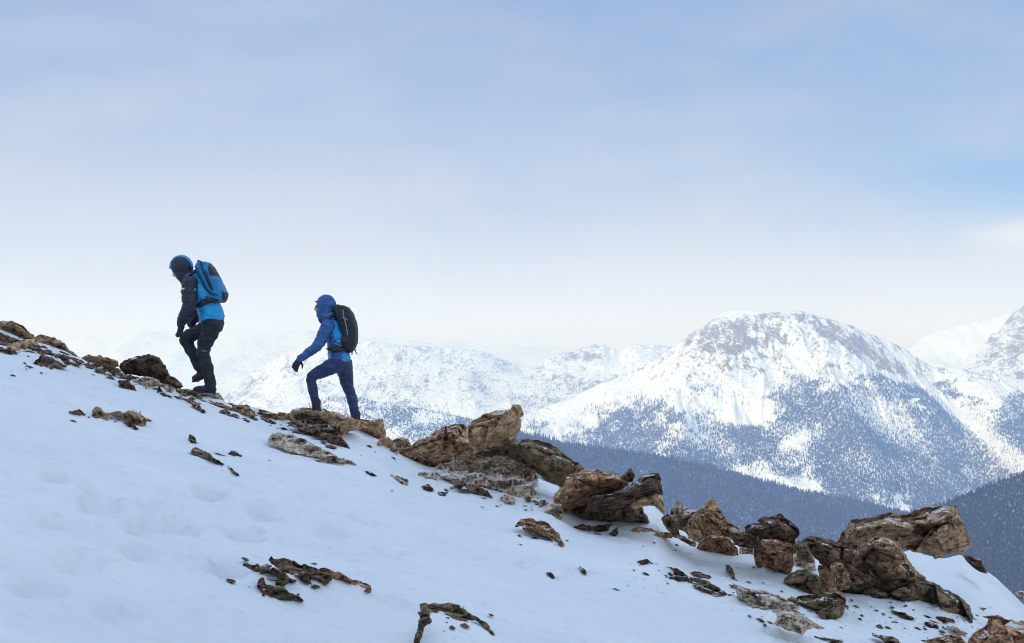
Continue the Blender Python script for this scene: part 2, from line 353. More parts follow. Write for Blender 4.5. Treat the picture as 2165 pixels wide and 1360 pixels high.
# bright bowl behind, left of the massif
def rock_bowl(px, py, t):
    crag = np.exp(-(((px-1225)/80)**2+((py-752)/20)**2)**1.5)*.95
    sp = .60+.5*clump(px, py, 60, 55)
    chute = np.exp(-(((px-1340+(py-800)*1.0)/14)**2))*.5*ss(py, 740, 770)
    return np.maximum(np.maximum(crag, sp), chute)
def tree_bowl(px, py, t):
    c = clump(px, py, 45, 61); a = ss(py, 760, 830)
    d = np.clip(.035+c*.5-.12, 0, .5)*a + .02
    d = d + .9*np.exp(-(((px-1200)/130)**2+((py-845)/20)**2))*np.clip(c+.2, 0, 1)
    return np.clip(d, 0, .7)
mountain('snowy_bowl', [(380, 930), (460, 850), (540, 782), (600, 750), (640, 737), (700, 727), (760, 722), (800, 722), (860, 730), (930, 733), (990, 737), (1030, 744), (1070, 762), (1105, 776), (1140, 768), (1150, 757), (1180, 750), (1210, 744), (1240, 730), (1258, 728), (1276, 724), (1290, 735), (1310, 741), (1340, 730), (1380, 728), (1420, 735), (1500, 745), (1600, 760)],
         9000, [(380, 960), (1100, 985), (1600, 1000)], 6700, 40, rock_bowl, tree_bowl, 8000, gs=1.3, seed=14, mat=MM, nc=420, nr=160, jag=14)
# misty far ranges on the left
mountain('misty_ridge', [(60, 770), (120, 740), (180, 712), (240, 706), (300, 698), (360, 706), (430, 712), (480, 700), (560, 704), (640, 698), (720, 712), (800, 716), (900, 722), (1000, 726), (1060, 728), (1150, 732), (1260, 742), (1400, 760)],
         23000, [(60, 850), (1400, 850)], 17500, 110, lambda px, py, t: .6+.35*clump(px, py, 50, 77), mat=MF, gs=2.2, seed=24, nc=300, nr=110, jag=25)
mountain('misty_valley_side', [(200, 800), (330, 792), (400, 790), (480, 792), (540, 786), (600, 776), (680, 768), (760, 772), (830, 800), (900, 860)],
         14000, [(200, 900), (900, 900)], 10500, 60, lambda px, py, t: .38+.3*clump(px, py, 60, 87), mat=MF, gs=1.6, seed=34, nc=240, nr=90, jag=10)
# right hand peaks
mountain('right_far_peak', [(1840, 790), (1900, 752), (1930, 730), (1955, 712), (1985, 698), (2030, 686), (2070, 680), (2110, 668), (2140, 662), (2200, 655), (2500, 640)],
         9500, [(1840, 900), (2500, 900)], 7600, 50, lambda px, py, t: np.clip(.30+.25*clump(px, py, 40, 47), 0, 1), mat=MF, gs=1.4, seed=44, nc=200, nr=90, jag=12)
mountain('right_near_peak', [(1990, 800), (2030, 778), (2050, 752), (2070, 733), (2090, 712), (2110, 697), (2130, 676), (2150, 656), (2170, 640), (2210, 612), (2300, 580), (2500, 560)],
         8000, [(1990, 900), (2500, 900)], 6600, 40, lambda px, py, t: np.clip(.62+.35*clump(px, py, 26, 57)+.2*ss(px, 2050, 2100), 0, 1), mat=MM, gs=.9, seed=54, nc=200, nr=110, jag=16)
# nearer forest shoulders
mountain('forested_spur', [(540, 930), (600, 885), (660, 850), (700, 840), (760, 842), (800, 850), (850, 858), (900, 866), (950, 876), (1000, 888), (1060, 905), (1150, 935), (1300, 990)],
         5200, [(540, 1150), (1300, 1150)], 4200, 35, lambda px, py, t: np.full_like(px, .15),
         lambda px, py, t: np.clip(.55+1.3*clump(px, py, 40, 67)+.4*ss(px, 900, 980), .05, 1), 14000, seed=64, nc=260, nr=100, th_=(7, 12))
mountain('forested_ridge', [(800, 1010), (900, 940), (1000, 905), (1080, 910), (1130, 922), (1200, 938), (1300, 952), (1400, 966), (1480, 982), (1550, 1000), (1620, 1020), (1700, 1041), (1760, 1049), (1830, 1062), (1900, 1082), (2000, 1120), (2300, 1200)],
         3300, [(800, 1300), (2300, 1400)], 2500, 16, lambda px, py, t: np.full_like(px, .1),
         lambda px, py, t: np.clip(2.2+1.0*clump(px, py, 60, 71), .3, 2.2), 80000, seed=74, nc=320, nr=110, th_=(7.5, 13.5), floor_shade=.82)
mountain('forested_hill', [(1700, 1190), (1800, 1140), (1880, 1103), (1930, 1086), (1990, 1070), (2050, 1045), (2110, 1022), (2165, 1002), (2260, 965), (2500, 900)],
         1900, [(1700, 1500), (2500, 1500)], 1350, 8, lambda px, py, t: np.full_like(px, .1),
         lambda px, py, t: np.clip(2.2+1.5*clump(px, py, 45, 81), .25, 2.2), 45000, seed=84, nc=260, nr=100, th_=(5, 9.5), floor_shade=.82)
# valley ground out to the horizon
g = np.linspace(-1, 1, 120); gx, gy = np.meshgrid(np.sign(g)*np.abs(g)**1.5*42000, np.sign(g)*np.abs(g)**1.5*42000)
vz = -980 + 60*fbm(gx/3000, gy/3000, 4, 5)
o = link_mesh('valley_ground', np.stack([gx, gy, vz], -1).reshape(-1, 3), gridfaces(120, 120), MF); tag(o, kind='structure')
attr(o, 'rock', np.full(14400, .2))

def build_forest(name, key, label):
    X, Y, Z, (h0, h1) = TREES[key]; n = len(X); r = rng
    h = r.uniform(h0, h1, n)*(.7+.5*r.uniform(0, 1, n)); rad = h*r.uniform(.14, .21, n); k = 4
    V = []; ang = np.arange(k)*2*np.pi/k
    rings = [(0.02, 1.0), (.42, .45), (.40, .68), (.72, .26), (.70, .42)]      # two skirts of branches below the tip
    a0 = r.uniform(0, 6, n)[:, None]+ang[None]
    pts = []
    for f, s in rings:
        jit = r.uniform(.75, 1.25, (n, k))
        pts.append(np.stack([X[:, None]+np.cos(a0)*rad[:, None]*s*jit, Y[:, None]+np.sin(a0)*rad[:, None]*s*jit, np.broadcast_to((Z-1+h*f)[:, None], (n, k))], -1))
    lean = r.normal(0, .25, (n, 2))
    tip = np.stack([X+lean[:, 0], Y+lean[:, 1], Z-1+h], -1)[:, None]
    P = np.concatenate(pts+[tip], 1); per = k*len(rings)+1
    i = np.arange(k); j = (i+1) % k; T = []
    for a, b in ((0, 1), (2, 3)):
        T += [np.stack([a*k+i, a*k+j, b*k+j], -1), np.stack([a*k+i, b*k+j, b*k+i], -1)]
    T += [np.stack([4*k+i, 4*k+j, np.full(k, 5*k)], -1)]
    T = np.concatenate(T); Fc = (np.arange(n)[:, None, None]*per+T[None]).reshape(-1, 3)
    o = link_mesh(name, P.reshape(-1, 3), Fc, MT, smooth=False); tag(o, label, 'forest', kind='stuff')
build_forest('mountain_forest', 'snowy_mountain', 'far snowy conifer forest covering the lower slopes of the domed peak')
build_forest('sparse_forest', 'snowy_bowl', 'scattered far conifers dotting the bright snowy bowl left of the peak')
build_forest('spur_forest', 'forested_spur', 'patchy conifer wood on the snowy spur behind the second hiker and the tall boulders')
build_forest('ridge_forest', 'forested_ridge', 'dense blue conifer forest on the ridge just behind the rocky crest')
build_forest('hill_forest', 'forested_hill', 'dark dense conifer forest on the nearer hill at the right edge')

# ------------------------------------------------------------------ rocks
def fract_outline(pts, seed, step=4.0, rough=.09, cap=2.4):
    r = random.Random(seed); P = [tuple(map(float, p)) for p in pts]
    while True:
        Q = []; ch = False
        for i, a in enumerate(P):
            b = P[(i+1) % len(P)]; L = math.hypot(b[0]-a[0], b[1]-a[1]); Q.append(a)
            if L > step:
                ch = True; o_ = max(-cap, min(cap, r.gauss(0, rough)*L)); nx, ny = (b[1]-a[1])/L, -(b[0]-a[0])/L; t = r.uniform(.4, .6)
                Q.append((a[0]+(b[0]-a[0])*t+nx*o_, a[1]+(b[1]-a[1])*t+ny*o_))
        P = Q
        if not ch: return np.array(P)
def inside(x, y, P):
    c = np.zeros(x.shape, bool); n = len(P)
    for i in range(n):
        x0, y0 = P[i]; x1, y1 = P[(i+1) % n]
        if y0 == y1: continue
        m = ((y0 > y) != (y1 > y)) & (x < (x1-x0)*(y-y0)/(y1-y0)+x0); c ^= m
    return c
def seg_dist(x, y, P):
    best = np.full(x.shape, 1e9); bx = np.zeros(x.shape); by = np.zeros(x.shape); n = len(P)
    for i in range(n):
        a = P[i]; d = P[(i+1) % n]-a; L = max(d@d, 1e-9); t = np.clip(((x-a[0])*d[0]+(y-a[1])*d[1])/L, 0, 1)
        qx = a[0]+t*d[0]; qy = a[1]+t*d[1]; e = np.hypot(x-qx, y-qy); m = e < best
        best[m] = e[m]; bx[m] = qx[m]; by[m] = qy[m]
    return best, bx, by
def voro(x, y, cs, asp, ang, seed):
    c, s = math.cos(ang), math.sin(ang); X = (x*c+y*s)/(cs*asp); Y = (-x*s+y*c)/cs
    ix = np.floor(X); iy = np.floor(Y); f1 = np.full(X.shape, 9.); f2 = f1.copy(); cx = f1*0; cy = f1*0; ia = f1*0; ib = f1*0
    for ox in (-1, 0, 1):
        for oy in (-1, 0, 1):
            a, b = ix+ox, iy+oy; qx = a+_h(a, b, seed); qy = b+_h(a, b, seed+1); e = np.hypot(X-qx, Y-qy)
            m = e < f1; f2 = np.where(m, f1, np.minimum(f2, e)); f1 = np.where(m, e, f1)
            cx = np.where(m, qx, cx); cy = np.where(m, qy, cy); ia = np.where(m, a, ia); ib = np.where(m, b, ib)
    r = [_h(ia, ib, seed+k)*2-1 for k in (5, 6, 7)]
    return f2-f1, r[0], (r[1]*(X-cx)*asp + r[2]*(Y-cy))*cs
NR = [0]; DRIFT = []
def rock(name, label, cat, pts, style='brown', d=None, lean=0.0, T=None, cs=None, ang=-15, group=None, dd=0.0, g=None, rough=.09, ext=None):
    NR[0] += 1; seed = NR[0]*13+7
    P = fract_outline(pts, seed, rough=rough); P0 = P.copy()
    if lean > .3:                                       # low outcrops stand a little fuller than their thin outline
        tg = np.roll(P, -1, 0)-np.roll(P, 1, 0); L_ = np.maximum(np.hypot(tg[:, 0], tg[:, 1]), 1e-6)[:, None]
        nn = np.stack([tg[:, 1], -tg[:, 0]], -1)/L_; ar = np.sum(P[:, 0]*np.roll(P[:, 1], -1)-np.roll(P[:, 0], -1)*P[:, 1])
        P = P + nn*(1.7 if ar > 0 else -1.7); P0 = P.copy()
    if ext is None: ext = 7 if (d is None and lean < .3) else 0
    if ext:                                             # the foot carries on down into the snow
        ins_ = inside(P[:, 0], P[:, 1]+4, P0); P[~ins_, 1] += ext
    ext = P.max(0)-P.min(0); size = math.hypot(*ext)
    g = g or (1.5 if size < 70 else 1.8 if size < 160 else 2.1)
    xs = np.arange(P[:, 0].min()-g, P[:, 0].max()+g, g); ys = np.arange(P[:, 1].min()-g, P[:, 1].max()+g, g)
    if len(xs) < 3 or len(ys) < 3: xs = np.linspace(P[:, 0].min(), P[:, 0].max(), 8); ys = np.linspace(P[:, 1].min(), P[:, 1].max(), 8)
    GX, GY = np.meshgrid(xs, ys); ins = inside(GX, GY, P)
    cell = ins[:-1, :-1] | ins[1:, :-1] | ins[:-1, 1:] | ins[1:, 1:]
    use = np.zeros(ins.shape, bool)
    for a, b in ((0, 0), (1, 0), (0, 1), (1, 1)): use[a:a+cell.shape[0], b:b+cell.shape[1]] |= cell
    full = np.zeros(ins.shape, int)
    for a, b in ((0, 0), (1, 0), (0, 1), (1, 1)): full[a:a+cell.shape[0], b:b+cell.shape[1]] += cell
    rim = use & ((full < 4) | ~ins)
    dist, qx, qy = seg_dist(GX, GY, P)
    x = np.where(rim, qx, GX); y = np.where(rim, qy, GY); dist = np.where(rim, 0, dist)
    # distance of the rock from where its foot meets the slope
    low = P0[np.argsort(-P0[:, 1])[:max(3, len(P0)//5)]].mean(0)
    D0 = d if d else float(gdepth(low[0], low[1])[0]); D0 += dd
    mpp = D0/F; dm = dist*mpp; mx = max(dm.max(), .004)
    T = T if T else min(.5, max(.025, mx*1.15))
    if lean > .3: T = min(T, .07)
    Dl = np.full(x.shape, D0 + .45*T*(1-lean))
    if lean > 0:
        Dg = gdepth(x.ravel(), y.ravel()).reshape(x.shape); Dg = np.clip(Dg, D0*.75, D0*1.3); Dl = Dl + lean*(Dg-D0)
    bx = (x-1082.5)/F*Dl; bz = (HY-y)/F*Dl; by = Dl
    lx = (x-low[0])*mpp; ly = -(y-low[1])*mpp*(1+2.5*lean)
    cs = cs or min(.34, max(.05, mx*.75)); an = math.radians(ang)
    k = np.clip(dm/(mx*.85), 0, 1); prof = np.sqrt(1-(1-k)**2.4)
    c1, r1, t1 = voro(lx, ly, cs, 1.7, an, seed); c2, r2, t2 = voro(lx+.03*r1, ly, cs*.36, 1.9, an, seed+20)
    c3, r3, t3 = voro(lx, ly, cs*2.4, 1.5, an+.5, seed+40)
    edge = np.clip(dm/(.10*cs+.01), 0, 1)
    kk = min(1, cs/.25)
    wx = .05*cs*fbm(lx/cs*2, ly/cs*2, 3, seed+9)
    disp = np.minimum(dm*3.2, T*(.58+.27*prof)*(1+.34*r1+.22*r3)) + edge*(.85*t1+.5*t3+.6*t2 + .035*kk*r2)
    q = (-lx*np.sin(an+.12*r3)+ly*np.cos(an+.12*r3)+wx)/(.075*kk+.012); sw = q-np.floor(q)
    disp += edge*kk*.030*(sw-.5)*(.5+.5*r1) - edge*kk*.012*np.exp(-(sw/.12)**2)
    disp -= edge*(.070*np.exp(-(c1/.055)**2)*min(1, cs/.2) + .02*np.exp(-(c2/.09)**2)*min(1, cs/.2))
    disp += edge*.08*min(cs, .3)*fbm(lx/.05, ly/.035, 4, seed)
    disp = np.where(rim, 0, np.maximum(disp, -.1*T))
    um = (low[0]-1082.5)/F; bz = bz + .010*lean
    dv = np.array([-um, -1, .22+.35*lean]); dv /= np.linalg.norm(dv)
    back = np.where(rim, 0, T*prof*(.75 if lean < .5 else .4))
    fr = np.stack([bx+dv[0]*disp, by+dv[1]*disp, bz+dv[2]*disp], -1); bk = np.stack([bx-dv[0]*back, by-dv[1]*back, bz-dv[2]*back], -1)
    org = np.array([(low[0]-1082.5)/F*D0, D0, (HY-low[1])/F*D0])
    id1 = np.full(use.shape, -1); id1[use] = np.arange(use.sum()); n1 = int(use.sum())
    inner = use & ~rim; id2 = id1.copy(); id2[inner] = n1+np.arange(int(inner.sum()))
    V = np.vstack([fr[use], bk[inner]])-org
    a, b = np.nonzero(cell)
    def fc(I): return np.stack([I[a, b], I[a+1, b], I[a+1, b+1], I[a, b+1]], -1)
    Fc = np.vstack([fc(id1), fc(id2)[:, ::-1]])
    o = link_mesh(name, V, Fc, ROCK[style]); o.location = org
    bm = bmesh.new(); bm.from_mesh(o.data); bmesh.ops.remove_doubles(bm, verts=bm.verts, dist=.0012)
    bmesh.ops.triangulate(bm, faces=[f for f in bm.faces if len(f.verts) > 4])
    dup = [f for f in bm.faces if f.calc_area() < 1e-9]; bmesh.ops.delete(bm, geom=dup, context='FACES'); bm.to_mesh(o.data); bm.free()
    tag(o, label, cat, group)
    if lean < .3 and size > 45: DRIFT.append(fr[use])
    return o
# each rock: outline (columns and rows of the photograph, set at its own distance), kind of stone and its words
GL = 'thin rock outcrops breaking through the snow slope'; GC = 'rocks along the crest'; GB = 'big boulders on the crest'; GS = 'small stones in the snow'
# --- crest, left
rock('rock_ledge', 'dark rock ledge at the left edge, highest on the crest', 'rock', [(-30,680),(0,679),(23,678),(38,684),(56,696),(71,708),(78,718),(69,722),(51,712),(36,706),(20,702),(0,704),(-30,704)], 'brown', group=GC, T=.22)
rock('rock', 'flat brown rock in the snow just below the highest ledge at the left edge', 'rock', [(-20,712),(5,709),(15,711),(28,716),(38,727),(30,733),(12,728),(-20,730)], 'strip', lean=.5, group=GC)
rock('rock', 'grey-tan rock between the highest ledge and the snow below it', 'rock', [(15,731),(28,725),(51,719),(74,716),(76,729),(51,736),(25,744),(12,741)], 'tan', lean=.3, group=GC)
rock('rock', 'blocky brown rock with a long tail running down the crest beside the highest ledge', 'rock', [(72,715),(81,709),(102,711),(127,719),(137,725),(142,734),(157,746),(175,763),(165,764),(150,752),(135,738),(114,731),(97,733),(86,741),(74,736)], 'brown', group=GC, T=.2)
rock('rock_sliver', 'thin rock sliver lying in snow at the far left below the crest', 'rock', [(-10,741),(20,743),(37,749),(25,750),(-10,747)], 'strip', lean=.8, group=GL)
rock('rock_outcrop', 'ragged low outcrop in the snow below the blocky rock near the left edge', 'rock', [(70,772),(81,764),(94,759),(112,762),(127,770),(142,776),(127,778),(112,774),(108,784),(100,776),(76,777)], 'strip', lean=.6, group=GL)
rock('rock', 'small dark hooked rock at the right end of the ragged low outcrop', 'rock', [(122,754),(132,754),(145,763),(148,773),(138,770),(130,760)], 'dark', lean=.4, group=GS)
rock('rock', 'flat jagged slab on the crest skyline left of the dark rounded mound', 'rock', [(168,760),(178,753),(187,749),(203,753),(229,756),(244,761),(254,767),(241,770),(229,772),(211,766),(193,762),(178,767)], 'brown', group=GC, T=.15)
rock('rock_sliver', 'thin rock strip in the snow under the flat jagged skyline slab', 'rock', [(182,772),(198,772),(213,776),(201,779),(186,776)], 'strip', lean=.7, group=GL)
rock('boulder', 'dark rounded mound of rock on the crest just left of the first hiker', 'rock', [(252,770),(269,761),(287,754),(305,750),(325,753),(340,761),(351,773),(357,790),(362,801),(350,806),(330,798),(310,792),(290,786),(262,784)], 'dark', group=GC, T=.35, cs=.12)
rock('rock', 'small pointed rock at the foot of the dark mound beside the raised boot', 'rock', [(353,795),(372,799),(388,810),(381,816),(361,810),(348,804)], 'brown', group=GC)
rock('rock', 'dark wedge of rock sticking out under the dark mound', 'rock', [(252,804),(267,805),(289,820),(269,820),(252,825)], 'dark', lean=.2, group=GC)
rock('rock_sliver', 'low rubble strip left of the dark wedge, in the snow below the mound', 'rock', [(198,789),(216,782),(239,778),(256,788),(244,789),(224,788)], 'strip', lean=.5, group=GL)
rock('rock', 'broken tan slab between the dark wedge and the first hiker', 'rock', [(270,803),(300,797),(328,801),(340,811),(356,816),(373,825),(365,836),(351,829),(335,818),(312,825),(302,821),(290,811)], 'grey', lean=.25, group=GC)
rock('rock_sliver', 'narrow dark rock sliver below the broken tan slab', 'rock', [(335,824),(348,833),(364,843),(345,838),(333,831)], 'dark', lean=.6, group=GL)
rock('rock', 'lichen-spotted rock in front of the first hiker\'s planted boot', 'rock', [(361,838),(373,824),(389,822),(407,825),(422,834),(433,849),(417,850),(396,845),(376,844)], 'lichen', group=GC)
rock('rock_slab', 'flat grey slab the first hiker stands on', 'rock', [(404,829),(422,827),(437,828),(462,830),(470,840),(476,850),(457,852),(442,845),(427,838)], 'grey', group=GC, T=.22)
rock('rock_sliver', 'dark stick-like rock pointing down the snow below the first hiker', 'rock', [(402,850),(417,857),(434,871),(430,877),(412,863)], 'dark', lean=.7, group=GL)
rock('rock', 'long low rock on the skyline just right of the slab under the first hiker', 'rock', [(437,851),(457,850),(475,856),(490,862),(496,872),(480,871),(460,863),(440,858)], 'brown', group=GC, T=.15)
rock('rock', 'knobbly low rock midway along the skyline between the two hikers', 'rock', [(488,861),(498,859),(513,856),(526,862),(540,871),(537,881),(530,884),(524,880),(506,880),(490,872)], 'brown', group=GC, T=.16, cs=.08)
rock('rock', 'low dark tapered rock left of the outcrop under the second hiker', 'rock', [(536,869),(550,867),(565,869),(583,875),(601,872),(614,873),(604,893),(586,892),(568,882),(550,878)], 'brown', group=GC, T=.2)
# --- under the second hiker
rock('rock_slab', 'brown flat-topped rock under the second hiker\'s front boot', 'rock', [(611,875),(618,866),(641,861),(657,862),(682,865),(700,872),(706,886),(697,903),(672,897),(647,891),(626,893),(601,897),(594,890)], 'brown', group=GC, T=.4, cs=.14)
rock('rubble_patch', 'dark crumbly rock tapering downhill below the second hiker\'s front boot', 'rock', [(601,895),(626,891),(652,890),(692,899),(707,906),(723,929),(728,935),(740,953),(728,950),(702,938),(672,920),(647,912),(621,902)], 'dark', lean=.4, group=GC, cs=.08)
rock('rock', 'tan pinkish wedge of rock below the second hiker between the two boots', 'rock', [(698,868),(728,880),(748,886),(763,888),(755,901),(738,905),(730,914),(726,935),(713,920),(703,893)], 'tan', group=GC, T=.3)
rock('rock_slab', 'tan slab with straight layered grain just right of the second hiker', 'rock', [(752,889),(794,887),(810,886),(815,911),(818,921),(804,929),(789,925),(779,918),(763,916),(750,910)], 'tan', group=GC, T=.35)
rock('rock', 'angular tan rock stepping down from the layered slab to the grey rock', 'rock', [(789,940),(804,930),(814,920),(828,930),(838,949),(846,967),(840,974),(832,959),(819,947),(804,945)], 'tan', lean=.2, group=GC)
rock('rock', 'smooth pale grey rock on the skyline left of the tallest boulders', 'rock', [(825,930),(847,924),(862,927),(869,942),(855,947),(837,945)], 'grey', dd=.6, group=GC)
rock('rock', 'small tan rock wedged at the foot of the tall leaning boulder', 'rock', [(843,949),(866,945),(874,966),(855,968),(842,956)], 'tan', group=GC)
# --- the tallest group of boulders
rock('rubble_slope', 'broad pale rubble-covered rock below the tallest boulders, running far downhill', 'rock', [(912,995),(934,983),(966,972),(1006,962),(1044,957),(1073,957),(1097,974),(1129,990),(1139,1006),(1137,1019),(1120,1026),(1132,1044),(1161,1062),(1180,1075),(1156,1083),(1135,1070),(1108,1054),(1081,1048),(1054,1038),(1011,1027),(969,1016),(934,1008)], 'grey', d=15.2, lean=.75, group=GB, T=.28, cs=.11)
rock('boulder', 'long tan leaning boulder with a dark top edge, leftmost of the big ones', 'boulder', [(862,950),(867,945),(888,930),(918,914),(947,902),(966,897),(982,898),(987,907),(986,919),(1001,926),(1013,952),(1001,964),(974,970),(952,978),(920,986),(888,987),(872,975),(863,960)], 'tan', group=GB, T=.5, cs=.24, ang=22, ext=10)
rock('boulder', 'tallest tan and orange boulder, its top pointing up right over the valley', 'boulder', [(986,918),(990,900),(1011,884),(1038,871),(1054,868),(1070,866),(1089,864),(1105,868),(1108,878),(1100,883),(1102,902),(1095,920),(1088,928),(1083,939),(1075,948),(1054,946),(1038,949),(1022,953),(1011,957),(999,948),(990,930)], 'tan', d=15.5, group=GB, T=.55, cs=.26, ang=25)
rock('rock', 'dark narrow rock wedged under the tallest orange boulder', 'rock', [(1004,958),(1020,950),(1040,944),(1068,940),(1076,948),(1074,962),(1054,963),(1028,965),(1006,968)], 'dark', d=15.25, group=GB, T=.25)
rock('boulder', 'dark arched boulder with snow on its back right of the tallest boulder', 'boulder', [(1068,961),(1074,939),(1088,928),(1121,930),(1153,935),(1178,946),(1196,962),(1215,976),(1238,993),(1228,1005),(1210,1013),(1186,1030),(1161,1019),(1143,1005),(1124,993),(1097,976)], 'lichen', d=15.3, group=GB, T=.5, cs=.28, ang=-28)
rock('boulder', 'speckled brown boulder below the dark arched one', 'boulder', [(1186,1028),(1194,1011),(1213,1002),(1236,993),(1269,993),(1301,1000),(1319,1011),(1330,1024),(1306,1040),(1279,1051),(1247,1062),(1215,1074),(1196,1083),(1170,1070),(1170,1049)], 'red', d=14.5, group=GB, T=.5, cs=.16)
rock('rock', 'small dark pointed rock perched on the speckled brown boulder', 'rock', [(1314,1006),(1333,989),(1343,1003),(1337,1019),(1322,1021)], 'dark', d=14.7, group=GB)
rock('boulder', 'dark square-ended boulder jutting to the right above the green-flecked one', 'boulder', [(1240,1058),(1295,1043),(1333,1027),(1354,1009),(1376,1001),(1393,1000),(1400,1028),(1401,1048),(1368,1054),(1335,1068),(1290,1080),(1238,1078)], 'dark', d=14.2, group=GB, T=.5, cs=.32, ang=22)
rock('rock', 'light tan wedge under the square end of the dark jutting boulder', 'rock', [(1330,1062),(1362,1046),(1401,1040),(1404,1062),(1410,1093),(1397,1083),(1384,1070),(1354,1072),(1338,1076)], 'tan', d=14.3, group=GB, T=.3)
rock('boulder', 'long dark green-flecked boulder resting on the snow below the dark jutting one', 'boulder', [(1190,1082),(1212,1066),(1250,1060),(1300,1058),(1348,1064),(1367,1089),(1379,1112),(1372,1110),(1360,1098),(1338,1110),(1295,1109),(1258,1107),(1210,1105),(1188,1094)], 'lichen', group=GB, T=.45, cs=.28, ang=8, ext=12)
rock('rock', 'small cracked grey block at the left foot of the green-flecked boulder', 'rock', [(1146,1085),(1161,1067),(1188,1067),(1193,1088),(1178,1097),(1159,1091)], 'grey', group=GB, ext=8)
# --- slope stones in the middle
rock('rock_slab', 'long tan half-buried slab in the snow below the second hiker', 'rock', [(568,938),(578,918),(591,916),(621,922),(647,933),(677,949),(708,964),(738,976),(752,983),(728,981),(706,975),(699,981),(687,978),(672,966),(652,963),(626,959),(601,949),(586,939)], 'grey', lean=.35, group=GL, T=.2, ang=-22)
rock('rock_sliver', 'short thin sliver in the snow right of the long half-buried slab', 'rock', [(773,998),(786,1002),(798,1009),(786,1007)], 'strip', lean=.9, group=GL)
rock('rock', 'small tan stone in the snow below the leftmost big boulder', 'rock', [(826,1005),(840,1008),(862,1017),(859,1028),(847,1024)], 'grey', lean=.5, group=GS)
rock('rock', 'small flat chip below the tan stone, left of the long curved strip', 'rock', [(892,1029),(906,1026),(916,1037),(903,1038)], 'dark', lean=.5, group=GS)
rock('rock', 'tiny flat chip lowest of the chips under the pale rubble', 'rock', [(927,1042),(943,1042),(941,1048),(930,1048)], 'dark', lean=.5, group=GS)
rock('rock', 'flat tan stone at the upper left tip of the pale rubble', 'rock', [(884,1005),(901,1002),(922,1009),(922,1015),(901,1013)], 'grey', lean=.6, group=GS)
rock('rock_sliver', 'curved dark strip of rock along the lower edge of the pale rubble', 'rock', [(953,1022),(967,1018),(987,1026),(1012,1031),(1033,1044),(1041,1055),(1022,1048),(992,1039),(967,1031)], 'strip', lean=.4, group=GL)
rock('rock', 'small grey stone between the curved strip and the green-flecked boulder', 'rock', [(1056,1052),(1068,1047),(1087,1056),(1087,1067),(1070,1062)], 'grey', lean=.4, group=GS)
rock('rock_outcrop', 'reddish dark outcrop curling downhill in the snow below the green-flecked boulder', 'rock', [(1087,1116),(1103,1100),(1121,1098),(1132,1104),(1145,1103),(1161,1113),(1177,1127),(1184,1142),(1192,1152),(1190,1161),(1174,1154),(1161,1136),(1145,1128),(1129,1130),(1120,1122),(1106,1120),(1110,1111),(1096,1113)], 'red', lean=.45, group=GL, T=.14, cs=.09)
rock('rock_sliver', 'low rock strip at the snow edge under the green-flecked boulder', 'rock', [(1211,1116),(1234,1111),(1258,1115),(1279,1112),(1297,1106),(1286,1120),(1263,1125),(1236,1124),(1220,1121)], 'strip', lean=.4, group=GL)
rock('rock', 'small triangular stone right of the low strip under the green-flecked boulder', 'rock', [(1284,1127),(1307,1114),(1308,1130),(1301,1136)], 'dark', lean=.3, group=GS)
rock('rock_sliver', 'long low strip of rock left of the pale pointed spire', 'rock', [(1328,1129),(1336,1119),(1349,1115),(1365,1118),(1392,1126),(1421,1131),(1420,1138),(1392,1136),(1365,1133),(1344,1136)], 'brown', lean=.35, group=GL)
# --- spires
rock('rock_spire', 'leaning grey-brown pointed rock, left of the tan spire', 'rock', [(1413,1093),(1420,1078),(1434,1056),(1446,1068),(1461,1078),(1478,1083),(1470,1106),(1441,1122),(1425,1116)], 'grey', d=14.9, group=GB, T=.3)
rock('rock_spire', 'tan spire with an orange tip standing against the blue forest', 'rock', [(1455,1100),(1475,1080),(1488,1070),(1500,1056),(1505,1052),(1514,1062),(1524,1079),(1534,1095),(1538,1112),(1536,1134),(1510,1130),(1495,1134),(1476,1148),(1459,1138),(1440,1121)], 'tan', d=14.7, group=GB, T=.4, cs=.2)
rock('rock', 'brown sloping rock behind the tan spire, running down right', 'rock', [(1529,1090),(1548,1107),(1573,1124),(1590,1137),(1580,1144),(1558,1144),(1539,1136),(1530,1117)], 'brown', d=14.9, group=GB)
rock('boulder', 'small rounded brown boulder in front of the tan spire', 'rock', [(1470,1161),(1478,1147),(1495,1136),(1514,1128),(1536,1131),(1547,1146),(1562,1163),(1548,1178),(1524,1186),(1500,1173),(1483,1167)], 'red', group=GB, cs=.12, ext=12)
rock('rock_sliver', 'dark strip with a yellow fleck left of the small rounded boulder', 'rock', [(1410,1129),(1434,1133),(1456,1136),(1473,1151),(1467,1161),(1444,1148),(1427,1143)], 'lichen', lean=.3, group=GL)
rock('boulder', 'dark layered boulder standing alone against the blue forest', 'boulder', [(1573,1115),(1587,1109),(1609,1108),(1600,1100),(1621,1092),(1641,1090),(1648,1085),(1662,1095),(1679,1107),(1689,1119),(1690,1130),(1681,1140),(1684,1158),(1670,1159),(1650,1152),(1631,1142),(1602,1142),(1576,1129)], 'dark', d=14.5, group=GB, T=.45, cs=.13, ang=-24)
rock('rock', 'rusty red-brown boulder below the dark layered one', 'boulder', [(1596,1159),(1612,1148),(1636,1147),(1664,1155),(1677,1168),(1676,1190),(1669,1207),(1655,1214),(1640,1216),(1630,1222),(1618,1208),(1604,1199),(1596,1180)], 'red', group=GB, T=.4, cs=.15, ext=10)
rock('rock', 'streaky tan rock between the rusty boulder and the big dark slabs', 'rock', [(1672,1166),(1696,1166),(1720,1179),(1726,1206),(1708,1210),(1681,1202),(1673,1186)], 'grey', group=GB, ext=10)
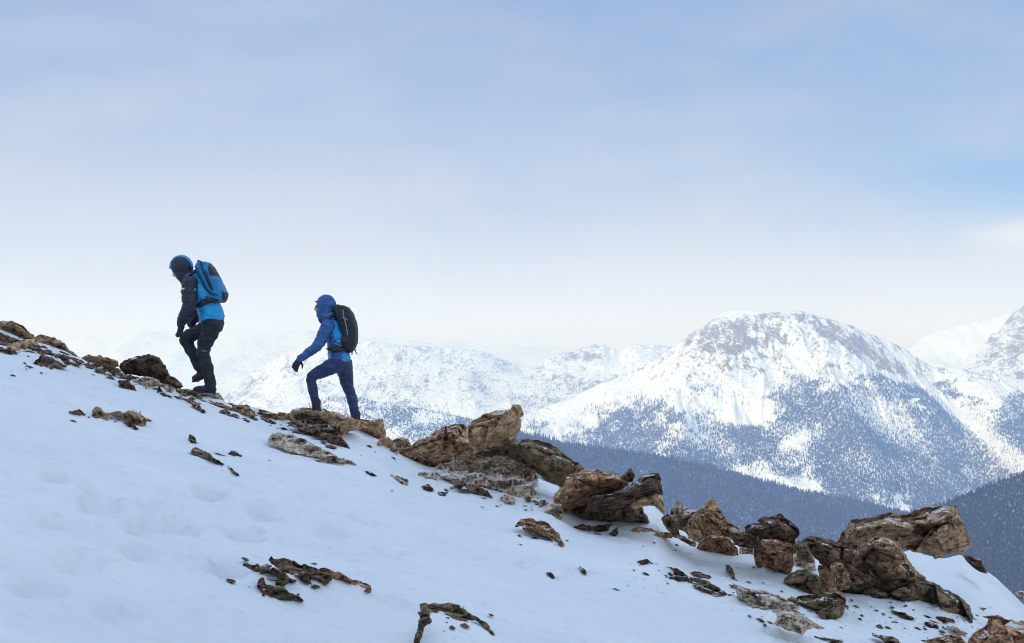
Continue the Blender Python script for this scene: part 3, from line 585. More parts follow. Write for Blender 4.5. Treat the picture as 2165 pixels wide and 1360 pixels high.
rock('boulder', 'oval green-brown boulder in the snow below the rusty one', 'boulder', [(1655,1225),(1672,1210),(1699,1204),(1718,1212),(1740,1228),(1745,1253),(1728,1262),(1704,1256),(1679,1243),(1659,1233)], 'lichen', group=GB, cs=.2, ext=12)
rock('rock', 'upright tan block right of the oval green-brown boulder', 'rock', [(1728,1195),(1747,1191),(1766,1213),(1769,1240),(1763,1254),(1742,1254),(1736,1224)], 'tan', group=GB, ext=10)
rock('rock_slab', 'olive block with a flat snowy top, below the oval green-brown boulder', 'rock', [(1662,1264),(1718,1258),(1776,1250),(1787,1260),(1783,1287),(1773,1304),(1742,1312),(1723,1297),(1708,1285),(1674,1285)], 'lichen', group=GB, T=.35, cs=.2, ext=12)
rock('rock_slab', 'long grey-brown slab left of the olive flat-topped block', 'rock', [(1549,1233),(1563,1238),(1587,1247),(1616,1249),(1645,1259),(1670,1272),(1690,1288),(1670,1294),(1626,1289),(1592,1287),(1578,1270),(1558,1262)], 'grey', d=11.7, lean=.25, group=GB, T=.25)
rock('rubble_patch', 'grey crumbled rock lowest in front of the olive flat-topped block', 'rock', [(1629,1292),(1653,1289),(1689,1293),(1708,1306),(1745,1329),(1728,1330),(1708,1332),(1694,1345),(1665,1335),(1636,1320),(1643,1304)], 'grey', d=10.6, lean=.3, group=GB, cs=.07)
rock('rock_sliver', 'thin crooked sliver in the snow right of the small rounded boulder', 'rock', [(1535,1196),(1548,1205),(1559,1230),(1548,1223)], 'strip', lean=.6, group=GL)
rock('rock_sliver', 'upper ragged strip of the criss-cross outcrop below the tan spire', 'rock', [(1328,1196),(1347,1190),(1359,1187),(1388,1194),(1410,1204),(1437,1210),(1453,1220),(1437,1218),(1410,1211),(1388,1203),(1366,1198),(1352,1204),(1343,1200)], 'strip', lean=.6, group=GL, ang=-18)
rock('rock_sliver', 'lower long strip of the criss-cross outcrop below the tan spire', 'rock', [(1341,1216),(1379,1222),(1422,1223),(1451,1221),(1480,1226),(1510,1240),(1537,1258),(1531,1263),(1505,1248),(1476,1236),(1451,1230),(1422,1232),(1379,1226)], 'strip', lean=.6, group=GL, ang=-15)
rock('rock_sliver', 'short strip forking right from the criss-cross outcrop', 'rock', [(1460,1213),(1478,1212),(1503,1222),(1480,1221),(1466,1222)], 'strip', lean=.7, group=GL)
rock('rock_sliver', 'lowest broken strip of the criss-cross outcrop', 'rock', [(1465,1238),(1485,1244),(1510,1254),(1532,1266),(1514,1263),(1485,1250)], 'strip', lean=.7, group=GL)
rock('rock', 'small dark stone at the lower right end of the criss-cross outcrop', 'rock', [(1540,1258),(1557,1265),(1546,1275)], 'dark', lean=.5, group=GS)
rock('rock', 'dark broken rock filling the crest between the tan spire and the layered boulder', 'rock', [(1545,1132),(1562,1124),(1585,1130),(1606,1136),(1612,1146),(1600,1156),(1572,1152),(1552,1146)], 'dark', d=14.4, group=GB, ext=6)
rock('rock', 'narrow rust-coloured rock directly under the dark layered boulder', 'rock', [(1608,1140),(1630,1136),(1660,1146),(1686,1154),(1694,1166),(1672,1164),(1640,1156),(1614,1154)], 'red', d=14.1, group=GB, ext=5)
rock('rock', 'dark angular rock in the notch between the layered boulder and the knobbly one', 'rock', [(1676,1152),(1690,1142),(1704,1150),(1716,1166),(1722,1182),(1704,1186),(1686,1174)], 'lichen', d=13.9, group=GB, ext=6)
rock('rock', 'brown rock closing the gap right of the upright tan block', 'rock', [(1752,1190),(1772,1188),(1792,1206),(1800,1224),(1794,1240),(1776,1244),(1768,1222)], 'brown', d=13.6, group=GB, ext=6)
rock('rock', 'brown stone between the square-ended boulder and the leaning pointed rock', 'rock', [(1398,1092),(1410,1086),(1422,1096),(1434,1114),(1440,1126),(1424,1128),(1408,1112)], 'brown', d=15.0, group=GB, ext=6)
rock('rock', 'tan stone between the rusty boulder and the small rounded one', 'rock', [(1562,1158),(1578,1152),(1596,1158),(1600,1176),(1586,1184),(1568,1176)], 'grey', group=GB, ext=6)
# --- right group
rock('boulder', 'biggest brown boulder, a broad block balanced high at the right', 'boulder', [(1766,1147),(1782,1124),(1801,1098),(1813,1098),(1851,1091),(1893,1086),(1924,1086),(1949,1074),(1978,1071),(2021,1068),(2028,1085),(2033,1104),(2047,1127),(2054,1148),(2047,1160),(2039,1170),(2025,1173),(2004,1170),(1992,1182),(1975,1182),(1959,1170),(1935,1168),(1921,1162),(1905,1157),(1890,1149),(1865,1146),(1841,1150),(1832,1162),(1818,1165),(1794,1160)], 'brown', d=15.2, group=GB, T=.7, cs=.34, ang=10)
rock('rock', 'small dark rock behind the snow right of the biggest boulder', 'rock', [(2030,1171),(2053,1177),(2075,1183),(2088,1214),(2067,1206),(2046,1190)], 'dark', d=17.5, group=GB)
rock('boulder', 'striped dark boulder directly beneath the biggest one, snow to its right', 'boulder', [(1816,1162),(1832,1141),(1851,1133),(1879,1138),(1903,1154),(1918,1181),(1930,1198),(1957,1226),(1935,1231),(1900,1230),(1860,1231),(1832,1208),(1814,1188)], 'brown', d=14.5, group=GB, T=.45, cs=.25, ang=-12)
rock('boulder', 'knobbly dark boulder left of the striped one under the biggest boulder', 'boulder', [(1688,1151),(1700,1140),(1719,1133),(1740,1138),(1766,1147),(1799,1159),(1820,1171),(1824,1191),(1843,1209),(1863,1230),(1832,1243),(1790,1234),(1768,1218),(1745,1199),(1720,1178),(1698,1167)], 'dark', d=14.2, group=GB, T=.45, cs=.2, ang=-20)
rock('boulder', 'long tapering green-lichened boulder reaching down right beneath the other big ones', 'boulder', [(1766,1214),(1794,1203),(1818,1189),(1841,1207),(1865,1225),(1912,1226),(1954,1224),(1978,1234),(2006,1248),(2034,1265),(2054,1291),(2062,1312),(2034,1309),(2006,1302),(1959,1293),(1926,1286),(1888,1276),(1874,1283),(1846,1267),(1813,1250),(1780,1242),(1766,1229)], 'lichen', group=GB, T=.45, cs=.3, ang=-22, ext=12)
rock('boulder', 'rust-brown boulder cut off by the lower right corner', 'boulder', [(2040,1400),(2046,1355),(2062,1336),(2086,1319),(2089,1308),(2075,1302),(2110,1300),(2131,1311),(2165,1312),(2210,1318),(2240,1400)], 'red', d=12.6, group=GB, T=.5, cs=.16)
rock('rock', 'small dark stone in the snow above the rust-brown corner boulder', 'rock', [(2066,1287),(2074,1284),(2087,1286),(2078,1294)], 'dark', lean=.3, group=GS)
rock('rock_outcrop', 'low dark outcrop at the bottom edge left of the rust-brown corner boulder', 'rock', [(1947,1355),(1982,1347),(2013,1343),(2029,1346),(2046,1362),(2030,1385),(2000,1370),(1957,1358)], 'brown', lean=.3, group=GL)
rock('rock_sliver', 'thin dark sliver in the snow left under the long green-lichened boulder', 'rock', [(1883,1293),(1902,1298),(1932,1311),(1912,1308)], 'strip', lean=.7, group=GL)
rock('rock_sliver', 'thin sliver close to the tip of the long green-lichened boulder', 'rock', [(1979,1307),(1997,1307),(2019,1316),(2001,1317)], 'strip', lean=.6, group=GL)
rock('rock', 'scaly patch of stone left of the rust-brown corner boulder', 'rock', [(2002,1326),(2025,1331),(2041,1345),(2025,1346),(2008,1338)], 'grey', lean=.6, group=GS)
rock('rock_sliver', 'sliver between the long boulder\'s tip and the corner boulder', 'rock', [(2047,1314),(2062,1317),(2080,1330),(2067,1327)], 'strip', lean=.5, group=GL)
rock('rock', 'flat oval stone alone in the snow below the long green-lichened boulder', 'rock', [(1955,1319),(1971,1321),(1984,1328),(1966,1328)], 'dark', lean=.6, group=GS)
rock('rock_outcrop', 'small ragged outcrop at the bottom edge below the big right boulders', 'rock', [(1844,1340),(1874,1347),(1898,1354),(1906,1366),(1890,1378),(1865,1353)], 'strip', lean=.5, group=GL)
rock('rock_sliver', 'thin strip near the bottom edge under the grey crumbled rock', 'rock', [(1722,1347),(1747,1352),(1782,1357),(1756,1361),(1738,1357)], 'strip', lean=.6, group=GL)
rock('rock', 'little stone on the skyline at the far right edge', 'rock', [(2144,1256),(2156,1249),(2175,1250),(2175,1275),(2154,1264)], 'grey', d=20.6, group=GS)
# --- open snow, left and middle
rock('rock', 'left of the pair of dark rocks alone in the left snowfield', 'rock', [(195,870),(201,863),(209,863),(217,873),(230,875),(240,887),(232,884),(226,893),(222,889),(216,881),(196,884)], 'brown', lean=.35, group=GL, T=.12)
rock('rock', 'right of the pair of dark rocks in the left snowfield, with a pale broken face', 'rock', [(233,876),(246,873),(262,876),(274,869),(287,870),(298,880),(311,889),(308,897),(295,905),(283,896),(269,886),(249,881)], 'brown', lean=.35, group=GL, T=.14)
rock('rock_sliver', 'thin sliver just under the pair of dark rocks in the left snowfield', 'rock', [(259,890),(274,895),(293,910),(285,910),(269,900)], 'strip', lean=.8, group=GL)
rock('rock_sliver', 'faint thin sliver left of the pair of dark rocks', 'rock', [(146,873),(163,871),(181,880),(163,878)], 'strip', lean=.9, group=GL)
rock('rock', 'tiny pointed stone standing in the snow below the first hiker', 'rock', [(397,934),(401,918),(410,923),(423,932),(412,932),(406,937)], 'dark', lean=.2, group=GS)
rock('rock_sliver', 'club-shaped sliver in the open snow below the tiny pointed stone', 'rock', [(404,957),(410,950),(418,950),(435,958),(450,971),(473,983),(470,985),(450,979),(433,969),(416,962)], 'strip', lean=.6, group=GL)
rock('rock_sliver', 'hair-thin sliver right of the club-shaped one', 'rock', [(481,988),(492,996),(505,1006),(502,1007),(490,998)], 'strip', lean=.9, group=GL)
rock('rock', 'tiny arched stone right of the club-shaped sliver', 'rock', [(480,963),(490,955),(499,957),(511,965),(501,962),(493,964),(486,960)], 'dark', lean=.4, group=GS)
rock('rock_sliver', 'tiny sliver alone in the lower snow right of the reddish outcrop', 'rock', [(1225,1201),(1230,1204),(1239,1213),(1236,1216),(1229,1209)], 'strip', lean=.8, group=GS)
rock('rock_sliver', 'tiny arched sliver alone in the lower snow below the reddish outcrop', 'rock', [(1155,1213),(1163,1214),(1172,1223),(1168,1224),(1160,1217)], 'strip', lean=.8, group=GS)
rock('rock_outcrop', 'splintered main outcrop near the bottom centre, leading to a thin curved rib', 'rock', [(569,1186),(573,1181),(579,1187),(596,1185),(630,1195),(668,1204),(676,1212),(688,1214),(704,1219),(700,1229),(685,1238),(680,1228),(664,1224),(652,1223),(656,1234),(668,1246),(660,1249),(648,1240),(635,1233),(619,1216),(605,1207),(591,1203),(577,1194)], 'strip', lean=.5, group=GL, T=.12, cs=.07, ang=-20)
rock('rock_rib', 'thin curved rib ending in a brown knob near the bottom centre', 'rock', [(670,1207),(696,1207),(724,1217),(752,1230),(770,1236),(782,1241),(783,1254),(770,1253),(746,1238),(720,1224),(694,1213)], 'red', lean=.5, group=GL, T=.08)
rock('rock_outcrop', 'ragged crumbs of rock at the left end of the splintered outcrop', 'rock', [(514,1197),(522,1194),(533,1199),(545,1196),(552,1202),(563,1196),(571,1200),(560,1213),(553,1220),(546,1210),(538,1212),(530,1205)], 'strip', lean=.6, group=GL, T=.06, cs=.06)
rock('rock', 'rounded grey-brown rock in front of the splintered outcrop', 'rock', [(544,1240),(549,1228),(557,1224),(560,1238),(580,1242),(598,1243),(611,1257),(628,1262),(641,1271),(636,1274),(619,1268),(600,1268),(585,1270),(568,1264),(552,1252)], 'lichen', lean=.45, group=GL, T=.12, cs=.09)
rock('rock', 'thin bridging rock between the splintered outcrop and the rounded one before it', 'rock', [(564,1207),(575,1205),(587,1208),(605,1218),(614,1226),(607,1235),(596,1241),(582,1238),(590,1229),(589,1220),(571,1213)], 'strip', lean=.5, group=GL, T=.07, cs=.07)
rock('rock_outcrop', 'arched yellow-green outcrop at the bottom edge of the picture', 'rock', [(888,1280),(900,1277),(923,1279),(946,1278),(971,1282),(984,1292),(996,1302),(1008,1308),(1003,1312),(990,1310),(984,1320),(970,1319),(956,1310),(950,1298),(935,1293),(920,1293),(908,1298),(892,1299)], 'lichen', lean=.4, group=GL, T=.13, cs=.08)
rock('rock', 'narrow dark leg of rock running off the bottom edge under the arched outcrop', 'rock', [(884,1297),(896,1297),(907,1300),(912,1314),(900,1322),(894,1336),(890,1350),(885,1375),(868,1380),(879,1345),(886,1322),(889,1310)], 'dark', lean=.5, group=GL, T=.1)
rock('rock_sliver', 'hair-thin sliver trailing right from the arched yellow-green outcrop', 'rock', [(1004,1308),(1020,1317),(1034,1330),(1045,1345),(1040,1344),(1028,1332),(1014,1320)], 'strip', lean=.8, group=GL)

# ------------------------------------------------------------------ drifted snow banked against the boulders
from mathutils.kdtree import KDTree
pts = np.vstack(DRIFT); hz = H(pts[:, 0], pts[:, 1]); pts = pts[np.abs(pts[:, 2]-hz) < .12][::2]
kd = KDTree(len(pts))
for i, p in enumerate(pts): kd.insert((p[0], p[1], 0), i)
kd.balance()
me = bpy.data.objects['snow_slope'].data; co = np.empty(len(me.vertices)*3, np.float32); me.vertices.foreach_get('co', co); co = co.reshape(-1, 3)
cand = np.nonzero((co[:, 1] > 8) & (co[:, 1] < 22) & (np.abs(co[:, 0]) < .45*co[:, 1]))[0]
lift = np.clip(.6+1.6*fbm(co[cand, 0]*2.5, co[cand, 1]*2.5, 3, 51), 0, 1.4)
for j, i in enumerate(cand):
    dd_ = kd.find((co[i, 0], co[i, 1], 0))[2]
    if dd_ < .34: co[i, 2] += .040*lift[j]*(1-dd_/.34)**2
me.vertices.foreach_set('co', co.ravel()); me.update()
# ------------------------------------------------------------------ loose chips of stone along the crest and round the outcrops
def build_chips():
    r = np.random.default_rng(9); P = []
    line = [(0, 722), (70, 735), (130, 748), (180, 768), (250, 790), (330, 812), (400, 838), (470, 860), (560, 882), (640, 905), (720, 935)]
    lx_, ly_ = zip(*line)
    for _ in range(520): x = r.uniform(0, 720); P.append((x, np.interp(x, lx_, ly_)+r.normal(0, 8), .012+.07*r.uniform()**2.2))
    for cx, cy, sx, sy, k in [(960, 1030, 70, 12, 60), (1100, 1065, 60, 12, 60), (590, 1225, 70, 28, 45), (950, 1320, 50, 22, 25), (1430, 1225, 90, 22, 60), (1480, 1150, 70, 20, 60), (1700, 1310, 90, 25, 90), (1950, 1325, 110, 22, 120),
                             (250, 888, 60, 12, 25), (650, 960, 70, 14, 30), (110, 780, 50, 10, 30), (1260, 1122, 60, 8, 30), (1620, 1240, 60, 30, 60), (1150, 1135, 40, 18, 20), (1850, 1290, 90, 18, 60), (800, 950, 40, 15, 30), (450, 970, 40, 20, 12), (2050, 1300, 60, 16, 40)]:
        for _ in range(int(k*.55)): P.append((cx+r.normal(0, sx*.75), cy+r.normal(0, sy*.7), .005+.034*r.uniform()**2.6))
    P = np.array(P); D = gdepth(P[:, 0], P[:, 1]); X = (P[:, 0]-1082.5)/F*D; Z = H(X, D)
    V = []; Fc = []
    ico = [(0, 0, 1), (.9, 0, .3), (.3, .85, .35), (-.7, .5, .3), (-.7, -.5, .35), (.3, -.85, .3), (0, 0, -.6)]
    fi = [(0, 1, 2), (0, 2, 3), (0, 3, 4), (0, 4, 5), (0, 5, 1), (6, 2, 1), (6, 3, 2), (6, 4, 3), (6, 5, 4), (6, 1, 5)]
    for i in range(len(P)):
        s = P[i, 2]; an = r.uniform(0, 6.3); ca, sa = math.cos(an), math.sin(an); ex = r.uniform(1.0, 2.4); n0 = len(V)
        for a, b_, c_ in ico:
            a = a*ex*s*r.uniform(.7, 1.3); b_ = b_*s*r.uniform(.7, 1.3); c_ = c_*s*.55*r.uniform(.6, 1.4)
            V.append((X[i]+a*ca-b_*sa, D[i]+a*sa+b_*ca, Z[i]+c_+.004-.27*(a*ca-b_*sa)))
        Fc += [(n0+p, n0+q, n0+t) for p, q, t in fi]
    o = link_mesh('stone_chips', V, Fc, ROCK['dark'], smooth=False)
    tag(o, 'loose chips of brown stone scattered in the snow along the crest and round the outcrops', 'gravel', kind='stuff')
build_chips()
# ------------------------------------------------------------------ people
def remeshed(bm, voxel, smooth=6, name='tmp'):
    me = bpy.data.meshes.new(name); bm.to_mesh(me); bm.free(); o = bpy.data.objects.new(name, me); C.objects.link(o)
    m = o.modifiers.new('r', 'REMESH'); m.mode = 'VOXEL'; m.voxel_size = voxel; m.use_smooth_shade = True
    s = o.modifiers.new('s', 'SMOOTH'); s.iterations = smooth; s.factor = .5
    dg = bpy.context.evaluated_depsgraph_get(); out = bpy.data.meshes.new_from_object(o.evaluated_get(dg))
    bpy.data.objects.remove(o); return out
def chain(bm, pts, ys=1.0):
    """tapered limb through (point, radius) stations; ys widens it sideways"""
    for i, (p, r) in enumerate(pts):
        p = Vector(p); M = Matrix.Translation(p) @ Matrix.Diagonal((r, r*ys, r, 1))
        bmesh.ops.create_icosphere(bm, subdivisions=3, radius=1, matrix=M)
        if i:
            q, rq = Vector(pts[i-1][0]), pts[i-1][1]; n = max(2, int((p-q).length/.02))
            for k in range(1, n):
                t = k/n; c = q.lerp(p, t); rr = rq+(r-rq)*t
                bmesh.ops.create_icosphere(bm, subdivisions=2, radius=1, matrix=Matrix.Translation(c) @ Matrix.Diagonal((rr, rr*ys, rr, 1)))
def ellipsoid(bm, c, rx, ry, rz, rot=0.0):
    bmesh.ops.create_icosphere(bm, subdivisions=3, radius=1, matrix=Matrix.Translation(c) @ Matrix.Rotation(rot, 4, 'Y') @ Matrix.Diagonal((rx, ry, rz, 1)))
def put(me, name, parent, mats):
    o = bpy.data.objects.new(name, me); C.objects.link(o); me.materials.clear()
    for m in mats: me.materials.append(m)
    me.polygons.foreach_set('use_smooth', [True]*len(me.polygons)); me.polygons.foreach_set('material_index', [0]*len(me.polygons))
    if parent: o.parent = parent
    return o
def wrinkle(me, amp, sc_, seed, stretch=2.0):
    n = len(me.vertices); c = np.empty(n*3, np.float32); me.vertices.foreach_get('co', c); c = c.reshape(-1, 3)
    no = np.empty(n*3, np.float32); me.vertex_normals.foreach_get('vector', no); no = no.reshape(-1, 3)
    d = fbm(c[:, 0]/sc_+c[:, 1]/sc_, c[:, 2]/sc_*stretch, 4, seed, .55, True)*amp
    c += no*d[:, None].astype(np.float32); me.vertices.foreach_set('co', c.ravel()); me.update()
def region(me, f, idx):
    for p in me.polygons:
        if f(p.center, p.normal): p.material_index = idx
def prism(bm, poly, stations):
    """closed rounded block: an outline in x-z drawn through sideways stations (y, scale)"""
    c = sum((Vector((x, 0, z)) for x, z in poly), Vector())/len(poly); rows = []
    for y, s in stations:
        rows.append([bm.verts.new((c.x+(x-c.x)*s, y, c.z+(z-c.z)*s)) for x, z in poly])
    n = len(poly)
    for a, b in zip(rows, rows[1:]):
        for i in range(n): bm.faces.new((a[i], a[(i+1) % n], b[(i+1) % n], b[i]))
    bm.faces.new(rows[0]); bm.faces.new(rows[-1][::-1]); bmesh.ops.recalc_face_normals(bm, faces=bm.faces)
def tube(name, pts, r, mat, parent, flat=1.0, closed=False):
    cu = bpy.data.curves.new(name, 'CURVE'); cu.dimensions = '3D'; sp = cu.splines.new('NURBS'); sp.points.add(len(pts)-1)
    for i, p in enumerate(pts): sp.points[i].co = (*p, 1)
    sp.order_u = 3; sp.use_endpoint_u = not closed; sp.use_cyclic_u = closed; cu.bevel_depth = r; cu.bevel_resolution = 3; cu.resolution_u = 6; cu.use_fill_caps = True
    o = bpy.data.objects.new(name, cu); C.objects.link(o); dg = bpy.context.evaluated_depsgraph_get()
    me = bpy.data.meshes.new_from_object(o.evaluated_get(dg)); bpy.data.objects.remove(o); return put(me, name, parent, [mat])
def join_tubes(name, lst, mat, parent):
    bm = bmesh.new()
    for pts, r in lst:
        t = tube('t', pts, r, mat, None); bm.from_mesh(t.data); bpy.data.objects.remove(t)
    me = bpy.data.meshes.new(name); bm.to_mesh(me); bm.free(); return put(me, name, parent, [mat])

SKIN = mat_cloth('skin', (.52, .30, .22), (.58, .35, .26), .5, .1, 20, 0)
NAVY = mat_cloth('dark_navy_down', (.006, .008, .022), (.018, .023, .05), .5, .8, 11)
CYAN = mat_cloth('bright_cyan_shell', (.0, .24, .52), (.004, .36, .70), .45, .5, 9)
ROYAL = mat_cloth('royal_blue_shell', (.016, .065, .21), (.034, .125, .36), .5, .7, 10)
TROU_A = mat_cloth('black_navy_trousers', (.004, .005, .010), (.013, .015, .028), .65, .9, 9)
TROU_B = mat_cloth('navy_softshell_tights', (.010, .022, .075), (.028, .052, .15), .6, .6, 9)
BLACK = mat_cloth('black_webbing', (.008, .008, .010), (.025, .025, .03), .6, .4, 20)
PACKB = mat_cloth('black_pack_fabric', (.006, .007, .010), (.02, .022, .028), .55, .8, 14)
PACKC = mat_cloth('blue_pack_fabric', (.0, .15, .34), (.002, .25, .50), .5, .7, 12)
BOOT = mat_cloth('dark_boot_leather', (.012, .010, .016), (.035, .028, .04), .55, .6, 18, 0)
WHITE = mat_cloth('white_print', (.8, .8, .8), (.85, .85, .85), .5, .1, 5, 0)
GREYM = mat_cloth('grey_trim', (.18, .20, .27), (.30, .33, .42), .5, .3, 10, 0)
HAIR = mat_cloth('dark_hair', (.02, .014, .01), (.04, .03, .02), .5, .4, 40, 0)

class Fig:
    """places points read off the photograph into a figure standing at its own distance"""
    def __init__(s, px0, py0, D):
        s.px0, s.py0, s.D, s.ppm = px0, py0, D, F/D
        s.org = Vector(((px0-1082.5)/F*D, D, (HY-py0)/F*D))
    def p(s, px, py, y=0.0): return ((px-s.px0)/s.ppm, y, (s.py0-py)/s.ppm)
    def m(s, d): return d/s.ppm
def head(bm, f, cx, cy, tilt):
    """skull, brow, nose, lips, chin and ears; tilt turns the face from level (0) downwards"""
    c = Vector(f.p(cx, cy)); Rm = Matrix.Rotation(-tilt, 3, 'Y')
    def q(x, y, z): return c + Rm @ Vector((x, y, z))
    ellipsoid(bm, q(.012, 0, .025), .098, .074, .095); ellipsoid(bm, q(-.030, 0, -.035), .062, .058, .075)
    ellipsoid(bm, q(-.062, 0, -.092), .024, .026, .02)               # chin
    chain(bm, [(q(-.090, 0, .012), .011), (q(-.110, 0, -.022), .014), (q(-.098, 0, -.028), .016)])   # nose
    for s in (-1, 1):
        ellipsoid(bm, q(-.080, s*.030, .024), .016, .024, .010)      # brow
        ellipsoid(bm, q(-.074, s*.030, .004), .014, .015, .010)      # eye
        ellipsoid(bm, q(-.066, s*.036, -.030), .018, .02, .022)      # cheek
        ellipsoid(bm, q(.010, s*.076, -.005), .018, .010, .030)      # ear
    ellipsoid(bm, q(-.090, 0, -.054), .012, .022, .007); ellipsoid(bm, q(-.087, 0, -.067), .012, .02, .008)
    return c, Rm
def hand(bm, wrist, d, side, palm_n, curl, k=1.0):
    """palm, four fingers of different length and a thumb leaving the side of the palm"""
    d = Vector(d).normalized(); n = Vector(palm_n).normalized(); s = d.cross(n).normalized()*side; w_ = Vector(wrist)
    for j in range(4):
        b = w_ + s*(.030-.020*j)*k
        chain(bm, [(w_+d*.01+s*(.012-.008*j)*k, .021*k), (b+d*.085*k, .0135*k)], 1)
    for j, L in enumerate((.072, .080, .074, .058)):
        b = w_ + s*(.033-.0215*j)*k + d*.088*k; e1 = b + (d*math.cos(curl)+n*math.sin(curl))*L*.5*k
        e2 = e1 + (d*math.cos(curl*2)+n*math.sin(curl*2))*L*.5*k
        chain(bm, [(b, .0118*k), (e1, .0108*k), (e2, .0092*k)])
    t0 = w_ + s*.030*k + d*.025*k; t1 = t0 + (s*.75+d*.6+n*.35).normalized()*.04*k; t2 = t1 + (d*.85+n*.45+s*.15).normalized()*.034*k
    chain(bm, [(t0, .016*k), (t1, .0125*k), (t2, .010*k)])
def boot(f, ankle, heel, toe, name, parent, sole=.022, up=.13, y=0, shaft=None):
    bm = bmesh.new(); A = Vector(f.p(*ankle, y)); Hh = Vector(f.p(*heel, y)); Tt = Vector(f.p(*toe, y)); dd = (Tt-Hh).normalized(); n = Vector((0, 1, 0)).cross(dd).normalized()
    if n.z < 0: n = -n
    L = (Tt-Hh).length
    chain(bm, [(Hh+dd*.035+n*.05, .045), (Hh+dd*L*.45+n*.052, .046), (Hh+dd*L*.72+n*.045, .042), (Tt-dd*.045+n*.036, .034)], 1.08)
    chain(bm, [(Hh+dd*.05+n*.055, .048), (A, .056), (A+(Vector(f.p(*shaft, y))-A) if shaft else A+Vector((0, 0, .05)), .058)])
    chain(bm, [(Hh+dd*L*.40+n*.075, .034), (A-Vector((0, 0, .01)), .045)])
    me = remeshed(bm, .009, 4); b = put(me, name, parent, [BOOT])
    bm = bmesh.new()                                    # lugged sole
    out = [(0, .42), (.05, .75), (.15, .9), (.35, .72), (.5, .78), (.7, 1.0), (.85, .9), (.96, .55), (1, .2)]
    rows = []
    for t, wd in out:
        c = Hh+dd*L*t; rise = n*(.010*max(0, t-.8)/.2)
        rows.append([bm.verts.new(c+rise+Vector((0, s*wd*.052, 0))+n*h) for s, h in ((-1, 0), (1, 0), (1, sole), (-1, sole))])
    for a, c in zip(rows, rows[1:]):
        for i in range(4): bm.faces.new((a[i], a[(i+1) % 4], c[(i+1) % 4], c[i]))
    bm.faces.new(rows[0][::-1]); bm.faces.new(rows[-1]); bmesh.ops.recalc_face_normals(bm, faces=bm.faces)
    me = bpy.data.meshes.new('sole'); bm.to_mesh(me); bm.free(); s_ = put(me, 'sole', b, [BLACK]); me.polygons.foreach_set('use_smooth', [False]*len(me.polygons))
    cuts = [([tuple(Hh+dd*L*(.40+.09*k)+n*(.108-.012*k)+Vector((0, s*.028, 0))) for s in (-1, -.3, .3, 1)], .004) for k in range(3)]
    join_tubes('laces', cuts, GREYM, b)
    return b
def hood(f, cx, cy, tilt, rx, rz, ry, cutx, cuts_z, mats, name, parent, neck, rimmat=None, brim=.0, cutc=None):
    """hood shell open at the face, with a collar down to the neck"""
    bm = bmesh.new(); c = Vector(f.p(cx, cy)); Rm = Matrix.Rotation(-tilt, 3, 'Y')
    ellipsoid(bm, c + Rm @ Vector((.024, 0, .015)), rx, ry, rz, -tilt); ellipsoid(bm, c + Rm @ Vector((.002, 0, -.05)), rx*.88, ry*.93, rz*.75, -tilt)
    chain(bm, [(tuple(c+Rm @ Vector((-.012, 0, -.08))), .092), (neck, .098)], 1.1)
    me = remeshed(bm, .011, 5); bm = bmesh.new(); bm.from_mesh(me)
    inv = Rm.transposed(); kill = []
    for fc_ in bm.faces:
        l = inv @ (fc_.calc_center_median()-c)
        if l.x < cutx and ((l.y/.066)**2 + ((l.z-cuts_z[0])/cuts_z[1])**2) < 1: kill.append(fc_)
    bmesh.ops.delete(bm, geom=kill, context='FACES')
    me2 = bpy.data.meshes.new(name); bm.to_mesh(me2); bm.free()
    o = bpy.data.objects.new('t', me2); C.objects.link(o); m = o.modifiers.new('s', 'SOLIDIFY'); m.thickness = .012; m.offset = 0
    dg = bpy.context.evaluated_depsgraph_get(); me3 = bpy.data.meshes.new_from_object(o.evaluated_get(dg)); bpy.data.objects.remove(o)
    wrinkle(me3, .006, .05, 8, 1.4)
    h = put(me3, name, parent, mats)
    return h, c, Rm, inv

def torso_faces(me, f, pred, idx=1): region(me, pred, idx)

# ---------------- first hiker (upper, dark sleeves, cyan back, blue pack)
fa = Fig(447, 831, 17.12); m = fa.m
bm = bmesh.new()
hc, hR = head(bm, fa, 380, 569, R(34))
chain(bm, [(fa.p(388, 574), .058), (fa.p(402, 590), .062)])
chain(bm, [(fa.p(405, 592), .085), (fa.p(424, 606), .115), (fa.p(436, 628), .11), (fa.p(444, 652), .10), (fa.p(450, 676), .115)], 1.35)
LA = dict(sh=fa.p(408, 601, -.19), el=fa.p(410, 652, -.25), wr=fa.p(391, 683, -.20)); RA = dict(sh=fa.p(412, 601, .19), el=fa.p(412, 650, .25), wr=fa.p(397, 684, .2))
for a in (LA, RA): chain(bm, [(a['sh'], .06), (a['el'], .045), (a['wr'], .030)])
LG_A = [(fa.p(450, 684, -.09), .10), (fa.p(441, 716, -.10), .070), (fa.p(432, 746, -.10), .050), (fa.p(439, 772, -.10), .048), (fa.p(448, 815, -.09), .042)]
RG_A = [(fa.p(446, 684, .09), .10), (fa.p(416, 702, .09), .068), (fa.p(390, 716, .10), .048), (fa.p(405, 750, .10), .045), (fa.p(424, 790, .10), .040)]
chain(bm, LG_A); chain(bm, RG_A)
chain(bm, [(fa.p(449, 818, -.09), .04), (fa.p(430, 826, -.09), .032)]); chain(bm, [(fa.p(424, 795, .10), .04), (fa.p(414, 804, .10), .03)])
hand(bm, LA['wr'], (-.10, 0, -1), 1, (-.8, .5, 0), .35); hand(bm, RA['wr'], (-.10, 0, -1), -1, (-.8, -.5, 0), .35)
ma = remeshed(bm, .010, 3); A = put(ma, 'person', None, [SKIN]); A.location = fa.org
tag(A, 'person in black trousers and blue jacket with dark sleeves, head bowed, higher on the crest', 'person')
A['group'] = 'hikers climbing the crest'
